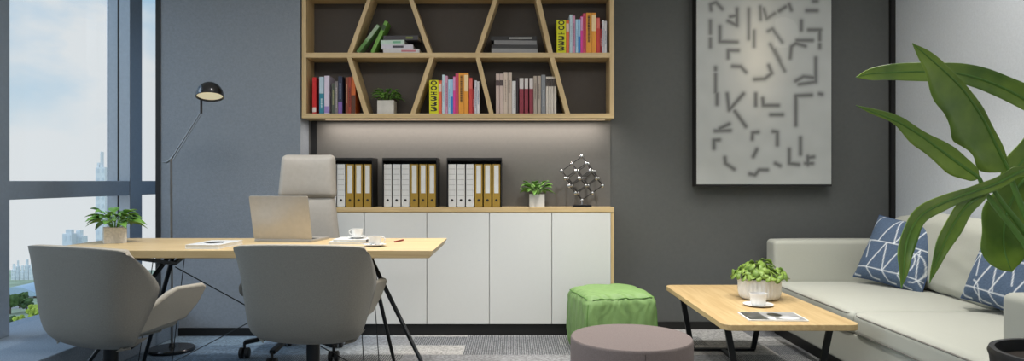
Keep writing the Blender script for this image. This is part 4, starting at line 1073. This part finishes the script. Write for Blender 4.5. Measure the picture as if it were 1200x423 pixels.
# long horizontal leaf behind it
bleaf([(*q1(8, 126), 1.98, 0, 0), (*q1(50, 116), 2.0, 6, 8), (*q1(120, 112), 2.04, 9, 10), (*q1(220, 110), 2.08, 10, 12), (*q1(320, 118), 2.12, 11, 13), (*q1(420, 150), 2.14, 13, 14), (*q1(520, 205), 2.14, 14, 14), (1228, 145, 2.13, 2, 2)],
      wave=.05, fold=.35, pet=[(1245, 200, 2.1), (1252, 300, 2.06)])
# middle left leaf
bleaf([(*q1(8, 208), 1.88, 0, 0), (*q1(60, 228), 1.9, 4, 3), (*q1(125, 254), 1.92, 6, 5), (*q1(190, 292), 1.94, 6, 15), (*q1(248, 334), 1.96, 9, 17), (*q1(305, 376), 1.97, 11, 17), (*q1(348, 406), 1.97, 7, 12), (*q1(366, 419), 1.97, 1, 2)],
      wave=.09, fold=.2, pet=[(*q2(400, 135), 1.98), (*q2(498, 262), 2.0), (1226, 340, 2.01)])
# drooping leaf with its twin
bleaf([(*q2(140, 392), 1.8, 0, 0), (*q2(146, 345), 1.8, 6, 5), (*q2(150, 290), 1.81, 9, 9), (*q2(163, 232), 1.83, 10, 10), (*q2(200, 178), 1.86, 10, 9), (*q2(270, 140), 1.9, 9, 8), (*q2(345, 112), 1.94, 6, 8), (*q2(410, 90), 1.96, 7, 7), (*q2(470, 60), 1.97, 8, 6), (*q2(510, 42), 1.98, 2, 2)],
      wave=.08, fold=.3, pet=[(1226, 220, 2.0), (1246, 320, 2.01)])
bleaf([(*q2(222, 378), 1.86, 0, 0), (*q2(238, 325), 1.86, 5, 5), (*q2(262, 265), 1.87, 9, 9), (*q2(292, 205), 1.9, 11, 11), (*q2(330, 152), 1.93, 10, 10), (*q2(375, 118), 1.96, 6, 6), (*q2(402, 98), 1.97, 1, 1)],
      wave=.07, fold=.3, pet=[(*q2(440, 150), 1.98), (*q2(498, 225), 2.0), (1228, 320, 2.01)])
# broad hanging leaf behind the stems
bleaf([(*q2(462, 345), 2.06, 0, 0), (*q2(452, 320), 2.06, 18, 20), (*q2(440, 280), 2.07, 27, 32), (*q2(438, 230), 2.07, 29, 36), (*q2(446, 180), 2.07, 29, 38), (*q2(462, 135), 2.07, 24, 36), (*q2(482, 95), 2.06, 13, 26), (*q2(505, 70), 2.05, 2, 3)],
      wave=.05, fold=.12, pet=[(1222, 260, 2.05), (1240, 340, 2.04)])
bleaf([(*q1(428, 440), 2.12, 0, 0), (*q1(440, 425), 2.12, 8, 10), (*q1(470, 395), 2.12, 16, 16), (*q1(510, 350), 2.12, 18, 18), (1228, 150, 2.12, 14, 14), (1240, 125, 2.12, 2, 2)], wave=.05, fold=.2, pet=[(1256, 200, 2.1), (1258, 300, 2.06)])

# ------------------------------------------------------------------ the city seen through the window
GZ = -25.0
def hz(rgb, k=.45): return tuple(v * (1 - k) + 228 * k for v in rgb)
M_t1 = mat('tower_haze_pale', (242, 243, 243), .8); M_t2 = mat('tower_haze_grey_blue', (232, 234, 236), .8); M_t3 = mat('tower_window_haze', (226, 230, 234), .5)  # distance haze is mixed into these very pale tower colours
M_gr = mat('park_ground', (158, 168, 140), .95, var=.2, vscale=.2); M_road = mat('road', (158, 156, 152), .9); M_crown = mat('tree_crown', (96, 120, 62), .9, var=.3, vscale=.9, tint2=(66, 92, 44)); M_crown2 = mat('bright_bush', (168, 184, 66), .9, var=.2, vscale=2)  # park ground colour is paled for the haze as well
M_trunk = mat('trunk', (92, 74, 56), .9); M_roof = mat('pale_blue_roof', (176, 196, 212), .5); M_brick = mat('brown_wall', (132, 98, 76), .9)
struct('ground', BX(-260, 60, 20, 200, GZ - 1, GZ), M_gr)
struct('trim_4', BX(-190, -40, 139, 143, GZ, GZ + .05), M_road).name = 'road'
bpy.data.objects['road']['kind'] = 'structure'
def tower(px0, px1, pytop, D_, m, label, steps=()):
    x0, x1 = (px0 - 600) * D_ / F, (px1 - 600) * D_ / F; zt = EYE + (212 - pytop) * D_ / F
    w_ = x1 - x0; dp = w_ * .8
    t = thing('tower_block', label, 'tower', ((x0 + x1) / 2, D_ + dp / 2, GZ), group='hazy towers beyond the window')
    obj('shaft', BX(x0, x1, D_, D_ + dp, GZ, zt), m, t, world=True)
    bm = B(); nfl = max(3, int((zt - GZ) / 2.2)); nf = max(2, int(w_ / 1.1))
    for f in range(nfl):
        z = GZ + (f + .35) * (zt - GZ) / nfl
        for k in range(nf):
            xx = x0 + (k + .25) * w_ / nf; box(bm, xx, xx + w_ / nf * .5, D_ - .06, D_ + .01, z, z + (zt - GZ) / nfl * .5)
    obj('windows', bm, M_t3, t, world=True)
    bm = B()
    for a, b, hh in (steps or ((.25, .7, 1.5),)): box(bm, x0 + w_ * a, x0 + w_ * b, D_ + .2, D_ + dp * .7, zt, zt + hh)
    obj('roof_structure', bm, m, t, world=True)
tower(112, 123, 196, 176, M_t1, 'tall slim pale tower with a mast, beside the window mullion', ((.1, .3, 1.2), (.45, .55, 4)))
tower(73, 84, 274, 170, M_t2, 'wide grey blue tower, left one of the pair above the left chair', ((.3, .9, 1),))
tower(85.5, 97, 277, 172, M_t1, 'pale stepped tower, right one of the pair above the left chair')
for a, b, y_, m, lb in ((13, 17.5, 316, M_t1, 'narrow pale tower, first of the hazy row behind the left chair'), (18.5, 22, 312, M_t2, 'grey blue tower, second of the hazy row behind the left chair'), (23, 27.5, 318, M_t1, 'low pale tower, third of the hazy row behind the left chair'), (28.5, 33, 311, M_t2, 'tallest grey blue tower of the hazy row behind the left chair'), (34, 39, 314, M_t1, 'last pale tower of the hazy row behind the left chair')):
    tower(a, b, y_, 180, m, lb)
# hall with a curved pale roof
D_ = 152; x0, x1 = (-8 - 600) * D_ / F, (48 - 600) * D_ / F; zr = EYE + (212 - 336) * D_ / F; ze = EYE + (212 - 345) * D_ / F
t = thing('pavilion', 'low hall with a curved pale blue roof outside the window', 'building', ((x0 + x1) / 2, D_ + 6, GZ))
obj('walls', BX(x0 + .8, x1 - .8, D_ + .5, D_ + 12, GZ, ze), M_brick, t, world=True)
bm = B(); pts = [Vector((x0 + (x1 - x0) * k / 16, D_ - .6, ze + (zr - ze) * math.sin(PI * k / 16))) for k in range(17)]
prism(bm, pts + [Vector((x1, D_ - .6, ze - .3)), Vector((x0, D_ - .6, ze - .3))], (0, 13.5, 0)); obj('roof', bm, M_roof, t, world=True)
obj('windows', BX(x0 + 2, x1 - 2, D_ + .4, D_ + .52, GZ + .5, ze - .8), M_t3, t, world=True)
def tree(px, pybase_D, hgt, m, label, seed, wide=1):
    D_ = pybase_D; x = (px - 600) * D_ / F; r = random.Random(seed)
    t = thing('tree', label, 'tree', (x, D_, GZ), group='trees outside the window')
    bm = B(); tube(bm, [(0, 0, 0), (.05, 0, hgt * .5)], [.16, .09], 7); obj('trunk', bm, M_trunk, t)
    bm = B()
    for k in range(26):
        a, q = r.uniform(0, 2 * PI), r.random() ** .5; p = Vector((math.cos(a) * q * hgt * .42 * wide, math.sin(a) * q * hgt * .42, hgt * r.uniform(.35, .95)))
        bmesh.ops.create_icosphere(bm, subdivisions=2, radius=hgt * r.uniform(.10, .2), matrix=Matrix.Translation(p))
    for v in bm.verts: v.co += Vector((noise.noise(v.co * 2.5), noise.noise(v.co * 2.5 + Vector((9, 0, 0))), noise.noise(v.co * 2.5 + Vector((0, 9, 0))))) * .3
    obj('crown', bm, m, t)
for i, (px, D_, hh, m, lb) in enumerate(((12, 134, 3.4, M_crown, 'dark green tree outside, leftmost beside the window frame'), (23, 140, 3.0, M_crown, 'green tree outside, second from the window frame'), (31, 136, 2.6, M_crown, 'round green tree outside, third from the window frame'),
        (24, 122, 2.0, M_crown2, 'yellow green bush outside, left of the brightest bush'), (40.5, 124, 3.4, M_crown2, 'brightest yellow green bush outside, against the left chair'), (58, 131, 3.6, M_crown, 'green tree outside, mostly hidden by the left chair'), (14, 123, 1.6, M_crown, 'low dark shrub outside at the foot of the window'))):
    tree(px, D_, hh, m, lb, i)
